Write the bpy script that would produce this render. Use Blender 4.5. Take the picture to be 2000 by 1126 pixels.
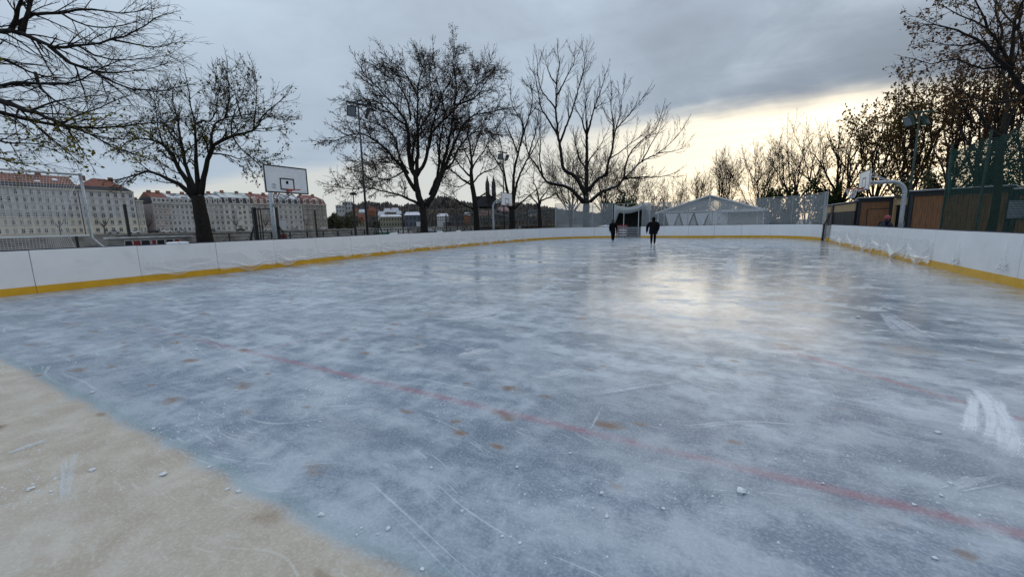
import bpy, math, random
import numpy as np
from mathutils import Vector, Matrix
random.seed(7); rng = np.random.default_rng(7)
for o in list(bpy.data.objects): bpy.data.objects.remove(o)
SC = bpy.context.scene; COL = SC.collection
rad = math.radians

# ------------------------------------------------------------------ camera
# world: X across the rink, Y along it, Z up; the camera stands on the ice at the origin
FPX, CX, CY = 789.0, 1000.0, 563.0
R = np.array([[0.87602898, -0.05796479, 0.47876227],
              [0.48185806, 0.14565255, -0.86405911],
              [-0.01964794, 0.98763628, 0.15552666]])
CAMP = np.array([0.0, 0.0, 1.5])
cam = bpy.data.cameras.new('camera'); camo = bpy.data.objects.new('camera', cam); COL.objects.link(camo)
cam.sensor_width = 36; cam.lens = FPX / 2000 * 36; cam.clip_start = 0.05; cam.clip_end = 6000
camo.matrix_world = Matrix.Translation(CAMP.tolist()) @ Matrix(R.tolist()).to_4x4()
SC.camera = camo
SC.render.resolution_x, SC.render.resolution_y = 1024, 576
SC.view_settings.view_transform = 'Standard'; SC.view_settings.look = 'None'
SC.view_settings.gamma = 1; SC.view_settings.exposure = 0.38

# surveying helpers: photograph pixel -> place in the world
def ray(px, py): return R @ np.array([px - CX, -(py - CY), -FPX])
def hz(px): return 430 + 0.02 * (1440 - px)                        # horizon row at a column
def P(px, py, d): return CAMP + ray(px, py) * (d / FPX)              # at optical depth d
def onx(px, py, x): r = ray(px, py); return CAMP + r * (x / r[0])
def ony(px, py, y): r = ray(px, py); return CAMP + r * (y / r[1])
def onz(px, py, z=0.0): r = ray(px, py); return CAMP + r * ((z - CAMP[2]) / r[2])
def G(px, d, z=0.0): p = P(px, hz(px), d); return np.array([p[0], p[1], z])

# ------------------------------------------------------------------ nodes
class NT:
    def __init__(s, nt): s.nt = nt; s.n = nt.nodes; s.l = nt.links
    def new(s, t, **kw):
        n = s.n.new(t)
        for k, v in kw.items(): setattr(n, k, v)
        return n
    def put(s, sock, v):
        if isinstance(v, bpy.types.NodeSocket): s.l.new(v, sock)
        elif v is not None:
            if hasattr(sock.default_value, '__len__') and not hasattr(v, '__len__'): v = (v,) * len(sock.default_value)
            if hasattr(sock.default_value, '__len__') and len(sock.default_value) == 4 and len(v) == 3: v = tuple(v) + (1,)
            sock.default_value = v
    def m(s, op, a, b=None, c=None, clamp=False):
        n = s.new('ShaderNodeMath', operation=op, use_clamp=clamp)
        for i, v in enumerate((a, b, c)):
            if v is not None: s.put(n.inputs[i], v)
        return n.outputs[0]
    def noise(s, vec, scale, detail=4, rough=.55, dist=0.0, out=0):
        n = s.new('ShaderNodeTexNoise'); s.put(n.inputs['Vector'], vec)
        n.inputs['Scale'].default_value = scale; n.inputs['Detail'].default_value = detail
        n.inputs['Roughness'].default_value = rough; n.inputs['Distortion'].default_value = dist
        return n.outputs[out]
    def mapr(s, v, a, b, c=0.0, d=1.0, smooth=True):
        n = s.new('ShaderNodeMapRange', interpolation_type='SMOOTHSTEP' if smooth else 'LINEAR')
        s.put(n.inputs['Value'], v)
        for k, x in zip(('From Min', 'From Max', 'To Min', 'To Max'), (a, b, c, d)): s.put(n.inputs[k], x)
        return n.outputs[0]
    def mix(s, f, a, b, mode='MIX'):
        n = s.new('ShaderNodeMix', data_type='RGBA', blend_type=mode)
        s.put(n.inputs['Factor'], f); s.put(n.inputs[6], a); s.put(n.inputs[7], b)
        return n.outputs[2]
    def sep(s, v): n = s.new('ShaderNodeSeparateXYZ'); s.put(n.inputs[0], v); return n.outputs
    def comb(s, x, y, z): 
        n = s.new('ShaderNodeCombineXYZ')
        for i, v in enumerate((x, y, z)): s.put(n.inputs[i], v)
        return n.outputs[0]
    def mapping(s, v, loc=(0,0,0), rot=(0,0,0), scale=(1,1,1)):
        n = s.new('ShaderNodeMapping'); s.put(n.inputs[0], v)
        n.inputs[1].default_value = loc; n.inputs[2].default_value = rot; n.inputs[3].default_value = scale
        return n.outputs[0]

# ------------------------------------------------------------------ sky: a deck of cloud whose far edge opens over a low pale sun
SUN_AZ, SUN_EL = rad(9), rad(11)          # azimuth from +Y towards +X
W = bpy.data.worlds.new('World'); SC.world = W; W.use_nodes = True
w = NT(W.node_tree); w.n.clear()
tc = w.new('ShaderNodeTexCoord').outputs['Generated']
sx, sy, sz = w.sep(tc)
zc = w.m('MAXIMUM', sz, 0.02)
pxn = w.m('DIVIDE', sx, zc); pyn = w.m('DIVIDE', sy, zc)
plane = w.comb(pxn, pyn, 0.0)
sky = w.new('ShaderNodeTexSky', sky_type='NISHITA', sun_disc=False)
sky.sun_elevation = SUN_EL; sky.sun_rotation = SUN_AZ; sky.altitude = 200; sky.air_density = 1.0; sky.dust_density = 2.0; sky.ozone_density = 1.0
skyc = w.mix(1.0, sky.outputs[0], (0.060, 0.062, 0.068), 'MULTIPLY')
# thin high ripples in the opening
rip = w.noise(w.mapping(plane, rot=(0, 0, rad(12)), scale=(0.6, 2.6, 1)), 1.6, 5, .6, .4)
gap = w.mix(w.mapr(rip, .38, .66, .0, .75), (0.90, 0.83, 0.655), (0.70, 0.67, 0.585))
az = w.m('ARCTAN2', sx, sy)
daz = w.m('ABSOLUTE', w.m('SUBTRACT', az, SUN_AZ))
gap = w.mix(w.mapr(daz, .20, .75), gap, (0.55, 0.57, 0.56))
gap = w.mix(.85, skyc, gap)
# cloud deck
c1 = w.noise(w.mapping(plane, loc=(3.1, 1.7, 0), scale=(.7, .8, 1)), .5, 3, .5, .3)
c2 = w.noise(w.mapping(tc, loc=(0.4, 5.2, 0), scale=(1, 1, 1.9)), 3.2, 5, .55, .4)
c3 = w.noise(w.mapping(plane, loc=(2.4, 7.7, 0), rot=(0, 0, rad(15)), scale=(.8, 1.1, 1)), 2.2, 5, .58, .6)
cn = w.m('ADD', w.m('MULTIPLY', c1, .40), w.m('ADD', w.m('MULTIPLY', c2, .46), w.m('MULTIPLY', c3, .14)))
thick = w.m('ADD', w.mapr(pxn, -3.2, 1.4, 0, 1), w.m('MULTIPLY', w.m('SUBTRACT', cn, .5), -2.6))
cloud = w.mix(w.mapr(thick, 0, 1.25), (0.365, 0.440, 0.525), (0.215, 0.25, 0.30))
cloud = w.mix(w.mapr(cn, .50, .66, 0, .45), cloud, (0.44, 0.49, 0.545))
edge = w.m('ADD', pyn, w.m('ADD', w.m('MULTIPLY', w.m('SUBTRACT', cn, .5), 2.6), w.m('MULTIPLY', pxn, -.02)))
mask = w.mapr(edge, 3.9, 5.1)
# an overcast deck is brighter overhead than low down
ov = w.mapr(sz, .25, 1.0, .93, 2.1, smooth=False)
ov = w.m('MULTIPLY', ov, 1.0)
n = w.new('ShaderNodeVectorMath', operation='SCALE'); w.put(n.inputs[0], cloud); w.put(n.inputs[3], ov)
fin = w.mix(mask, n.outputs[0], gap)
# horizon behind the camera stays cloud coloured
bg = w.new('ShaderNodeBackground'); w.put(bg.inputs[0], fin); bg.inputs[1].default_value = 1.0
out = w.new('ShaderNodeOutputWorld'); w.l.new(bg.outputs[0], out.inputs[0])

sun = bpy.data.lights.new('sun', 'SUN'); sun.energy = 0.5; sun.angle = rad(56); sun.color = (1.0, .90, .74)
suno = bpy.data.objects.new('sun', sun); COL.objects.link(suno)
sd = Vector((math.sin(SUN_AZ) * math.cos(SUN_EL + .12), math.cos(SUN_AZ) * math.cos(SUN_EL + .12), math.sin(SUN_EL + .12)))
suno.rotation_euler = sd.to_track_quat('Z', 'Y').to_euler(); suno.location = (0, 30, 40)

# ------------------------------------------------------------------ materials
MATS = {}
def M(name, col, rough=.6, var=.15, scale=6, metal=0.0, bump=0.0, col2=None, mixlo=.45, mixhi=.6, spec=.5, trans=0.0, alpha=1.0, stretch=(1,1,1)):
    if name in MATS: return MATS[name]
    m = bpy.data.materials.new(name); m.use_nodes = True; t = NT(m.node_tree)
    b = t.n['Principled BSDF']
    co = t.new('ShaderNodeTexCoord').outputs['Object']
    if stretch != (1,1,1): co = t.mapping(co, scale=stretch)
    ns = t.noise(co, scale, 5, .6)
    a = tuple(c * (1 - var) for c in col); bb = tuple(min(1, c * (1 + var)) for c in col)
    c = t.mix(t.mapr(ns, .3, .7), a, bb)
    if col2: c = t.mix(t.mapr(t.noise(co, scale * .7, 6, .65, .3), mixlo, mixhi), c, col2)
    t.put(b.inputs['Base Color'], c); b.inputs['Roughness'].default_value = rough; b.inputs['Metallic'].default_value = metal
    b.inputs['Specular IOR Level'].default_value = spec
    if trans: b.inputs['Transmission Weight'].default_value = trans
    if alpha < 1: b.inputs['Alpha'].default_value = alpha
    if bump:
        bn = t.new('ShaderNodeBump'); bn.inputs['Strength'].default_value = bump; bn.inputs['Distance'].default_value = .02
        t.put(bn.inputs['Height'], t.noise(co, scale * 4, 4, .6)); t.l.new(bn.outputs[0], b.inputs['Normal'])
    MATS[name] = m; return m

# ------------------------------------------------------------------ mesh building
class MB:
    def __init__(s): s.v = []; s.f = []
    def quad(s, a, b, c, d):
        i = len(s.v); s.v += [tuple(a), tuple(b), tuple(c), tuple(d)]; s.f.append((i, i+1, i+2, i+3)); return s
    def poly(s, pts):
        i = len(s.v); s.v += [tuple(p) for p in pts]; s.f.append(tuple(range(i, i+len(pts)))); return s
    def box(s, c, size, ux=(1,0,0), uy=(0,1,0), uz=(0,0,1)):
        c = np.array(c, float); ux = np.array(ux, float)*size[0]/2; uy = np.array(uy, float)*size[1]/2; uz = np.array(uz, float)*size[2]/2
        i = len(s.v)
        for k in range(8): s.v.append(tuple(c + ux*(1 if k & 1 else -1) + uy*(1 if k & 2 else -1) + uz*(1 if k & 4 else -1)))
        s.f += [tuple(i+j for j in q) for q in ((0,2,3,1),(4,5,7,6),(0,1,5,4),(2,6,7,3),(0,4,6,2),(1,3,7,5))]
        return s
    def frus(s, bottom, top):                       # two rings of equal count, capped
        i = len(s.v); n = len(bottom); s.v += [tuple(p) for p in bottom] + [tuple(p) for p in top]
        s.f += [(i+k, i+(k+1) % n, i+n+(k+1) % n, i+n+k) for k in range(n)]
        s.f += [tuple(i+n-1-k for k in range(n)), tuple(i+n+k for k in range(n))]
        return s
    def tube(s, pts, rr, n=8, caps=True, noise=0.0):
        pts = [np.array(p, float) for p in pts]
        if not hasattr(rr, '__len__'): rr = [rr]*len(pts)
        i = len(s.v); up = None
        for k, p in enumerate(pts):
            d = pts[min(k+1, len(pts)-1)] - pts[max(k-1, 0)]; d = d/(np.linalg.norm(d)+1e-9)
            if up is None: up = np.array([1.,0,0]) if abs(d[2]) > .8 else np.array([0,0,1.])
            a = np.cross(d, up); a /= (np.linalg.norm(a)+1e-9); b = np.cross(a, d); up = b
            for q in range(n):
                an = 2*math.pi*q/n; r = rr[k]*(1+noise*random.uniform(-1,1))
                s.v.append(tuple(p + (a*math.cos(an) + b*math.sin(an))*r))
        for k in range(len(pts)-1):
            for q in range(n):
                s.f.append((i+k*n+q, i+k*n+(q+1) % n, i+(k+1)*n+(q+1) % n, i+(k+1)*n+q))
        if caps: s.f += [tuple(i+n-1-q for q in range(n)), tuple(i+(len(pts)-1)*n+q for q in range(n))]
        return s
    def lathe(s, c, prof, n=12):
        i = len(s.v)
        for r, z in prof:
            for q in range(n): s.v.append((c[0]+r*math.cos(2*math.pi*q/n), c[1]+r*math.sin(2*math.pi*q/n), c[2]+z))
        for k in range(len(prof)-1):
            for q in range(n): s.f.append((i+k*n+q, i+k*n+(q+1) % n, i+(k+1)*n+(q+1) % n, i+(k+1)*n+q))
        s.f += [tuple(i+n-1-q for q in range(n)), tuple(i+(len(prof)-1)*n+q for q in range(n))]
        return s
    def mesh(s, name, mat, origin=(0,0,0), smooth=False):
        me = bpy.data.meshes.new(name); o = np.array(origin, float)
        me.from_pydata([tuple(np.array(p)-o) for p in s.v], [], s.f); me.materials.append(mat)
        if smooth: me.polygons.foreach_set('use_smooth', [True]*len(me.polygons))
        me.update(); return me
    def build(s, name, mat, parent=None, smooth=False):
        org = parent['_o'] if parent is not None and '_o' in parent else (0,0,0)
        o = bpy.data.objects.new(name, s.mesh(name, mat, org, smooth)); COL.objects.link(o)
        if parent is not None: o.parent = parent; o['_o'] = list(org)
        return o
    def top(s, name, mat, label=None, cat=None, group=None, kind=None, origin=(0,0,0), smooth=False):
        o = bpy.data.objects.new(name, s.mesh(name, mat, origin, smooth)); COL.objects.link(o); o.location = origin
        tag(o, label, cat, group, kind); o['_o'] = list(origin); return o
def tag(o, label=None, cat=None, group=None, kind=None):
    if label: o['label'] = label
    if cat: o['category'] = cat
    if group: o['group'] = group
    if kind: o['kind'] = kind
    return o
def thing(name, label, cat, loc, group=None):
    o = bpy.data.objects.new(name, None); COL.objects.link(o); o.location = tuple(loc); o['_o'] = [float(x) for x in loc]
    o.empty_display_size = .2; return tag(o, label, cat, group)
def inst(name, me, parent, loc=(0,0,0), rot=None):     # shared-mesh part; loc in world
    o = bpy.data.objects.new(name, me); COL.objects.link(o); o.parent = parent
    pl = parent['_o']; o.location = tuple(np.array(loc, float)-np.array(pl)); o['_o'] = [float(x) for x in loc]
    if rot is not None: o.rotation_euler = rot
    return o
def fastmesh(name, V, F, mat):
    me = bpy.data.meshes.new(name); V = np.asarray(V, np.float32); F = np.asarray(F, np.int32); k = F.shape[1]
    me.vertices.add(len(V)); me.vertices.foreach_set('co', V.ravel())
    me.loops.add(F.size); me.loops.foreach_set('vertex_index', F.ravel())
    me.polygons.add(len(F)); me.polygons.foreach_set('loop_start', np.arange(len(F), dtype=np.int32)*k)
    try: me.polygons.foreach_set('loop_total', np.full(len(F), k, np.int32))
    except Exception: pass
    me.materials.append(mat); me.update(calc_edges=True); return me
def linkobj(name, me, parent):
    o = bpy.data.objects.new(name, me); COL.objects.link(o); o.parent = parent; o['_o'] = list(parent['_o']); return o
# ================================================================== the setting
BANKX = -27.0
g_m = M('ground_mat', (.16,.15,.13), .9, .3, .8, bump=.4, col2=(.62,.64,.67), mixlo=.5, mixhi=.62)
mb = MB(); mb.box((986.5, 900, -3.03), (2027, 2400, 6.0)); mb.top('ground', g_m, kind='structure')
# river
rm = bpy.data.materials.new('river_mat'); rm.use_nodes = True; t = NT(rm.node_tree); b = t.n['Principled BSDF']
b.inputs['Base Color'].default_value = (.035,.045,.05,1); b.inputs['Roughness'].default_value = .12
bn = t.new('ShaderNodeBump'); bn.inputs['Strength'].default_value = .25; bn.inputs['Distance'].default_value = .3
t.put(bn.inputs['Height'], t.noise(t.new('ShaderNodeTexCoord').outputs['Object'], .4, 4)); t.l.new(bn.outputs[0], b.inputs['Normal'])
MB().quad((-3000,-1500,-4.2),(3000,-1500,-4.2),(3000,3500,-4.2),(-3000,3500,-4.2)).top('river', rm, kind='structure')
# far bank with its street
mb = MB(); mb.box((-1120, 900, -2.2), (1760, 3000, 6.4)); mb.top('far_bank', M('quay_mat', (.20,.19,.175), .9, .25, .25, col2=(.30,.29,.27)), kind='structure')

# ------------------------------------------------------------------ rink boards path (plan)
LEFT = [(-15.35,-12.),(-15.5,-4.),(-15.6,0.),(-15.7,3.),(-15.95,8.6),(-16.7,13.5),(-17.25,18.5),(-17.45,24.),(-17.45,29.),(-17.1,33.),(-16.35,36.2),(-14.9,38.9),(-12.9,40.35),(-11.0,40.75)]
FARL = [(-11.0,40.75),(-10.55,40.75)]
FARR = [(-8.15,40.75),(-3.,40.7),(1.3,40.6),(2.7,40.2),(3.9,39.2),(4.75,37.7),(5.1,36.0),(5.15,34.9)]
RIGHT = [(5.22,32.2),(5.24,20.),(5.2,5.),(5.1,-12.)]
def resample(pts, step):
    pts = [np.array(p, float) for p in pts]; fine = []
    for i in range(len(pts)-1):                                   # catmull-rom
        p0 = pts[max(i-1,0)]; p1 = pts[i]; p2 = pts[i+1]; p3 = pts[min(i+2,len(pts)-1)]
        for k in range(24):
            u = k/24; fine.append(.5*((2*p1)+(-p0+p2)*u+(2*p0-5*p1+4*p2-p3)*u*u+(-p0+3*p1-3*p2+p3)*u**3))
    fine.append(pts[-1]); fine = np.array(fine)
    s = np.concatenate([[0], np.cumsum(np.linalg.norm(np.diff(fine, axis=0), axis=1))])
    n = max(1, int(round(s[-1]/step))); q = np.linspace(0, s[-1], n+1)
    return np.stack([np.interp(q, s, fine[:,k]) for k in range(fine.shape[1])], 1)

board_m = M('board_white', (.88,.885,.89), .38, .03, 1.5, col2=(.70,.71,.71), mixlo=.55, mixhi=.85)
t = NT(board_m.node_tree); bs = t.n['Principled BSDF']; co = t.new('ShaderNodeTexCoord').outputs['Object']; oi = t.new('ShaderNodeObjectInfo').outputs['Random']
old = bs.inputs['Base Color'].links[0].from_socket
sc1 = t.mapr(t.noise(t.mapping(co, scale=(1,1,2.2)), 7, 6, .75, .5), .66, .76, 0, .5); sc2 = t.mapr(t.noise(t.mapping(co, scale=(1,1,6)), 18, 3, .6, 1.5), .70, .78, 0, .45)
cc = t.mix(t.m('MAXIMUM', sc1, sc2), old, (.30,.30,.31)); cc = t.mix(t.mapr(oi, 0, 1, 0, .12, smooth=False), cc, (.60,.62,.63)); t.put(bs.inputs['Base Color'], cc)
kick_m = M('kick_yellow', (.72,.40,.015), .35, .08, 3)
navy_m = M('navy_rail', (.012,.018,.055), .5, .2, 4)
steel_m = M('galvanised', (.42,.45,.48), .38, .12, 12, metal=.6)
bolt_m = M('bolt_mat', (.35,.36,.37), .4, .1, 12, metal=.7)
film_m = bpy.data.materials.new('plastic_film_mat'); film_m.use_nodes = True; t = NT(film_m.node_tree)
b = t.n['Principled BSDF']; b.inputs['Base Color'].default_value = (.92,.93,.94,1); b.inputs['Roughness'].default_value = .22
co = t.new('ShaderNodeTexCoord').outputs['Object']
lw = t.new('ShaderNodeLayerWeight'); lw.inputs[0].default_value = .35
fa = t.m('ADD', t.mapr(t.noise(co, 1.3, 2, .5), .35, .7, .22, .5), t.m('MULTIPLY', lw.outputs['Facing'], .25))
t.put(b.inputs['Alpha'], fa)

def folds(u, v, seed, sag):
    rs = random.Random(seed); h = 0.0
    for k in range(4):
        z0 = .42 + .13*k + rs.uniform(-.05,.05); c = z0 - sag*(.6+.25*k)*2.2*(1-(2*u-1)**2)*(.7+.3*rs.random()) + rs.uniform(-.2,.2)*(u-.5)
        w_ = rs.uniform(.035,.06); h += rs.uniform(.6,1.2)*math.exp(-((v-c)/w_)**2)
    c = rs.uniform(.1,.5) + rs.uniform(-.6,.6)*(u-.5); h += .6*math.exp(-((v-c)/.04)**2)
    return h
def film(parent, a, b_, inw, seed, vtop, vbot, sag, amp=.024):
    rs = random.Random(seed); m = MB(); nu, nv = 48, 44; a = np.array(a); b_ = np.array(b_)
    ph = rs.uniform(0,6)
    for j in range(nv+1):
        for i in range(nu+1):
            u = i/nu; v = j/nv
            bot = vbot + .07*math.sin(5*u+ph) + .05*math.sin(13*u+ph*2)
            z = bot + (vtop-bot)*v
            off = .040 + .012*(z < .24) + amp*folds(u, v, seed, sag)*(1-v)**.3 + .008*math.sin(9*u+4*v+ph) + (.03*(1-v)**4)
            p = a+(b_-a)*u
            m.v.append((p[0]+inw[0]*off, p[1]+inw[1]*off, z))
    for j in range(nv):
        for i in range(nu):
            k = j*(nu+1)+i; m.f.append((k,k+1,k+nu+2,k+nu+1))
    return m.build('plastic_film', film_m, parent, smooth=True)

BH = 1.1
def barrier(path, label, step=2.15, flip=1, films=(), z_top=BH):
    pts = resample(path, step/6); n = max(1, round((len(pts)-1)/6))
    c0 = pts[0]; th = thing('rink_barrier', label, 'rink board', (c0[0], c0[1], 0))
    idx = np.linspace(0, len(pts)-1, n+1).round().astype(int); panels = []
    def strip(P_, z0, z1, t0, t1, gap, drop=0.0):     # bent slab; t along inward normal
        m = MB(); Q = [p.copy() for p in P_]
        d0 = (Q[1]-Q[0])/np.linalg.norm(Q[1]-Q[0]); d1 = (Q[-1]-Q[-2])/np.linalg.norm(Q[-1]-Q[-2])
        Q[0] = Q[0]+d0*gap; Q[-1] = Q[-1]-d1*gap
        for k, q in enumerate(Q):
            d = Q[min(k+1,len(Q)-1)]-Q[max(k-1,0)]; d /= np.linalg.norm(d); nrm = np.array([d[1],-d[0]])*flip
            for tt in (t0, t1):
                for z in (z0, z1): m.v.append((q[0]+nrm[0]*tt, q[1]+nrm[1]*tt, z))
        L = len(Q)
        for k in range(L-1):
            i = 4*k; m.f += [(i+2,i+6,i+7,i+3),(i,i+1,i+5,i+4),(i+1,i+3,i+7,i+5),(i,i+4,i+6,i+2)]
        m.f += [(0,2,3,1),(4*L-4,4*L-3,4*L-1,4*L-2)]
        return m
    for k in range(n):
        seg = pts[idx[k]:idx[k+1]+1]
        jit = random.uniform(-.006,.006)
        pa = strip(seg, .19, z_top+jit, -.02+jit, .02+jit, .007).build('panel', board_m, th)
        strip(seg, -.01, .187, -.01, .034+jit, .003).build('kick_plate', kick_m, pa)
        d = seg[-1]-seg[0]; d /= np.linalg.norm(d); nr = np.array([d[1],-d[0]])*flip
        panels.append((pa, seg, nr))
    strip(pts, z_top-.10, z_top+.022, -.10, -.05, 0).build('top_rail', navy_m, th)
    strip(pts, .25, .33, -.09, -.05, 0).build('lower_rail', navy_m, th)
    for k in range(n+1):
        q = pts[idx[k]]; MB().box((q[0], q[1], z_top/2-.06), (.05,.05,z_top-.1)).build('upright', navy_m, th).location = tuple(
            np.array([0,0,0]) + np.array([*(panels[min(k,n-1)][2]*-.125), 0]))
    for (pk, s0, s1, vt, vb, sag, seed) in films:
        pa, seg, nr = panels[pk]
        a = seg[0]+(seg[-1]-seg[0])*s0; e = seg[0]+(seg[-1]-seg[0])*s1
        film(pa, a, e, nr, seed, vt, vb, sag)
    return th, panels
thL, pansL = barrier(LEFT+[(-10.55,40.75)], 'long white rink boards with yellow kick strip and sagging film, riverside', films=[])
# which panels carry loose film (index counted along the run)
def panel_at(pans, y): return min(range(len(pans)), key=lambda k: abs(pans[k][1].mean(0)[1]-y)+(0 if pans[k][1].mean(0)[0] < -12 or pans[k][1].mean(0)[0] > 3 else 50))
for q, (y, s0, s1, vt, vb, sag) in enumerate([(5.6,.04,.97,.62,.22,.16),(7.8,.02,.99,.72,.13,.22),(10.0,.02,.98,.70,.15,.24),(12.2,.05,.98,.55,.2,.15),(14.2,.02,.98,.62,.15,.2),(16.4,.02,.98,.68,.12,.22),(18.6,.02,.98,.62,.13,.2),(20.8,.02,.98,.75,.1,.2),(22.9,.05,.98,.6,.12,.2),(25.,.02,.95,.6,.1,.2),(27.2,.02,.98,.6,.12,.2),(29.4,.02,.98,.55,.12,.2),(33.,.02,.98,.5,.12,.2)]):
    pa, seg, nr = pansL[panel_at(pansL, y)]
    film(pa, seg[0]+(seg[-1]-seg[0])*s0, seg[0]+(seg[-1]-seg[0])*s1, nr, 40+q, vt, vb, sag)
thF, pansF = barrier(FARR, 'plain white rink boards with yellow kick strip in front of the white tent')
thR, pansR = barrier(RIGHT, 'white rink boards with yellow kick strip and crumpled film in front of wooden cabins')
for q, (y, s0, s1, vt, vb, sag) in enumerate([(31.,.05,.98,.8,.1,.2),(29.,.02,.98,.78,.12,.2),(26.8,.02,.98,.8,.13,.22),(24.6,.02,.98,.78,.1,.22),(22.4,.02,.98,.8,.12,.22),(20.4,.02,.98,.82,.1,.25),(18.3,.02,.98,.8,.08,.25)]):
    pa, seg, nr = pansR[panel_at(pansR, y)]
    film(pa, seg[0]+(seg[-1]-seg[0])*s0, seg[0]+(seg[-1]-seg[0])*s1, nr, 70+q, vt, vb, sag, amp=.03)
# crumpled film knots lower on the right boards
snow_m = M('snow_mat', (.80,.82,.85), .75, .06, 9, bump=.3)
def blob(m, c, r, n=10, k=7, sq=(1,1,1), rough=.35, seed=0):
    rs = random.Random(seed); i = len(m.v)
    for a in range(1, k):
        th_ = math.pi*a/k
        for q in range(n):
            ph = 2*math.pi*q/n; rr = r*(1+rs.uniform(-rough,rough))
            m.v.append((c[0]+rr*math.sin(th_)*math.cos(ph)*sq[0], c[1]+rr*math.sin(th_)*math.sin(ph)*sq[1], c[2]+rr*math.cos(th_)*sq[2]))
    m.v.append((c[0], c[1], c[2]+r*sq[2])); m.v.append((c[0], c[1], c[2]-r*sq[2])); tp, bt = len(m.v)-2, len(m.v)-1
    for a in range(k-2):
        for q in range(n): m.f.append((i+a*n+q, i+(a+1)*n+q, i+(a+1)*n+(q+1) % n, i+a*n+(q+1) % n))
    for q in range(n): m.f.append((tp, i+q, i+(q+1) % n)); m.f.append((bt, i+(k-2)*n+(q+1) % n, i+(k-2)*n+q))
    return m
for q, (px, py) in enumerate(((1868,511),(1960,519))):
    p = onx(px, py, 5.17); pa = pansR[panel_at(pansR, p[1])][0]; m = MB()
    for j in range(5): blob(m, (p[0]-.03, p[1]+random.uniform(-.14,.14), p[2]+random.uniform(-.06,.05)), random.uniform(.05,.085), 8, 6, (.5,1,.8), .45, q*9+j)
    m.build('film_knot', film_m, pa, smooth=False)
    m = MB(); m.tube([(p[0]-.01,p[1],p[2]),(p[0]-.015,p[1]+.02,p[2]+.25),(p[0]-.005,p[1]-.01,p[2]+.5)], [.05,.02,.012], 6); m.build('film_strand', film_m, pa, smooth=True)
for i, (k, w_) in enumerate(((5.4,.5),(16.9,.6),(21.7,.5),(24.3,.4))):   # little snow caps left on the top edge
    pa, seg, nr = pansL[panel_at(pansL, k)]; c = seg.mean(0); m = MB()
    for j in range(4): blob(m, (c[0]-.06, c[1]+(j-1.5)*w_/4, BH+.02), .075, 8, 6, (1,1.6,.7), .25, i*7+j)
    m.build('snow_cap', snow_m, pa, smooth=True)

# ------------------------------------------------------------------ the ice
ice = bpy.data.materials.new('ice_mat'); ice.use_nodes = True; t = NT(ice.node_tree); b = t.n['Principled BSDF']
pos = t.new('ShaderNodeNewGeometry').outputs['Position']; X, Y, Z = t.sep(pos)
n1 = t.noise(pos, .8, 6, .62, .6); n2 = t.noise(pos, 3.6, 9, .70, .35); n3 = t.noise(pos, 55, 3, .6)
ns = t.noise(t.mapping(pos, rot=(0,0,rad(-58)), scale=(.28,1.5,1)), 1.5, 8, .70, .6)
n5 = t.noise(t.mapping(pos, loc=(9,4,0), rot=(0,0,rad(28)), scale=(.5,1.6,1)), .55, 6, .62, .8)
fr = t.m('ADD', t.m('ADD', t.m('MULTIPLY', n1, .30), t.m('MULTIPLY', ns, .30)), t.m('MULTIPLY', n2, .40))
frost = t.mapr(fr, .41, .585)
dark, light = (.160,.207,.275), (.515,.565,.62)
c = t.mix(t.m('MULTIPLY', frost, t.mapr(Y, 1.0, 4.5, .72, 1)), dark, light)
c = t.mix(t.mapr(n5, .44, .62, 0, .45), c, (.17,.205,.25))
# crisp-edged frosty crusts
n6 = t.noise(t.mapping(pos, loc=(1.3,8.1,0), rot=(0,0,rad(10)), scale=(.8,1.3,1)), 1.1, 10, .72, .4)
crust = t.m('MULTIPLY', t.mapr(n6, .545, .60), t.m('MULTIPLY', t.mapr(n2, .34, .56, .15, 1), t.mapr(Y, 2.6, 5.0, .25, 1)))
c = t.mix(t.m('MULTIPLY', crust, .55), c, (.60,.64,.68))
# fine crystalline grain
c = t.mix(t.mapr(n3, .40, .75, 0, .36), c, (.62,.66,.70))
# blade cuts in a few directions
cuts = None
wv = t.new('ShaderNodeVectorMath', operation='SCALE'); t.put(wv.inputs[0], t.noise(pos, .28, 2, .5, 0, 1)); wv.inputs[3].default_value = 2.6
wa = t.new('ShaderNodeVectorMath', operation='ADD'); t.put(wa.inputs[0], pos); t.l.new(wv.outputs[0], wa.inputs[1]); wpos = wa.outputs[0]
for k, (an, sd_) in enumerate(((18,1.0),(-37,5.0),(64,9.0))):
    q = t.noise(t.mapping(wpos, loc=(sd_,sd_*2,0), rot=(0,0,rad(an)), scale=(.06,6.5,1)), 5.0, 2, .5, .12)
    q = t.m('MULTIPLY', t.mapr(q, .655, .70), t.mapr(t.noise(t.mapping(pos, loc=(sd_*3,1,0)), .7, 3, .5), .46, .60))
    cuts = q if cuts is None else t.m('MAXIMUM', cuts, q)
c = t.mix(t.m('MULTIPLY', cuts, .40), c, (.70,.73,.76))
vo = t.new('ShaderNodeTexVoronoi'); t.put(vo.inputs['Vector'], pos); vo.inputs['Scale'].default_value = 42
spk = t.m('MULTIPLY', t.mapr(vo.outputs['Distance'], .10, .22, 1, 0), t.mapr(t.m('ADD', n2, t.m('MULTIPLY', n1, .5)), .80, .98))
c = t.mix(t.m('MULTIPLY', spk, .5), c, (.80,.83,.86))
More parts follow.
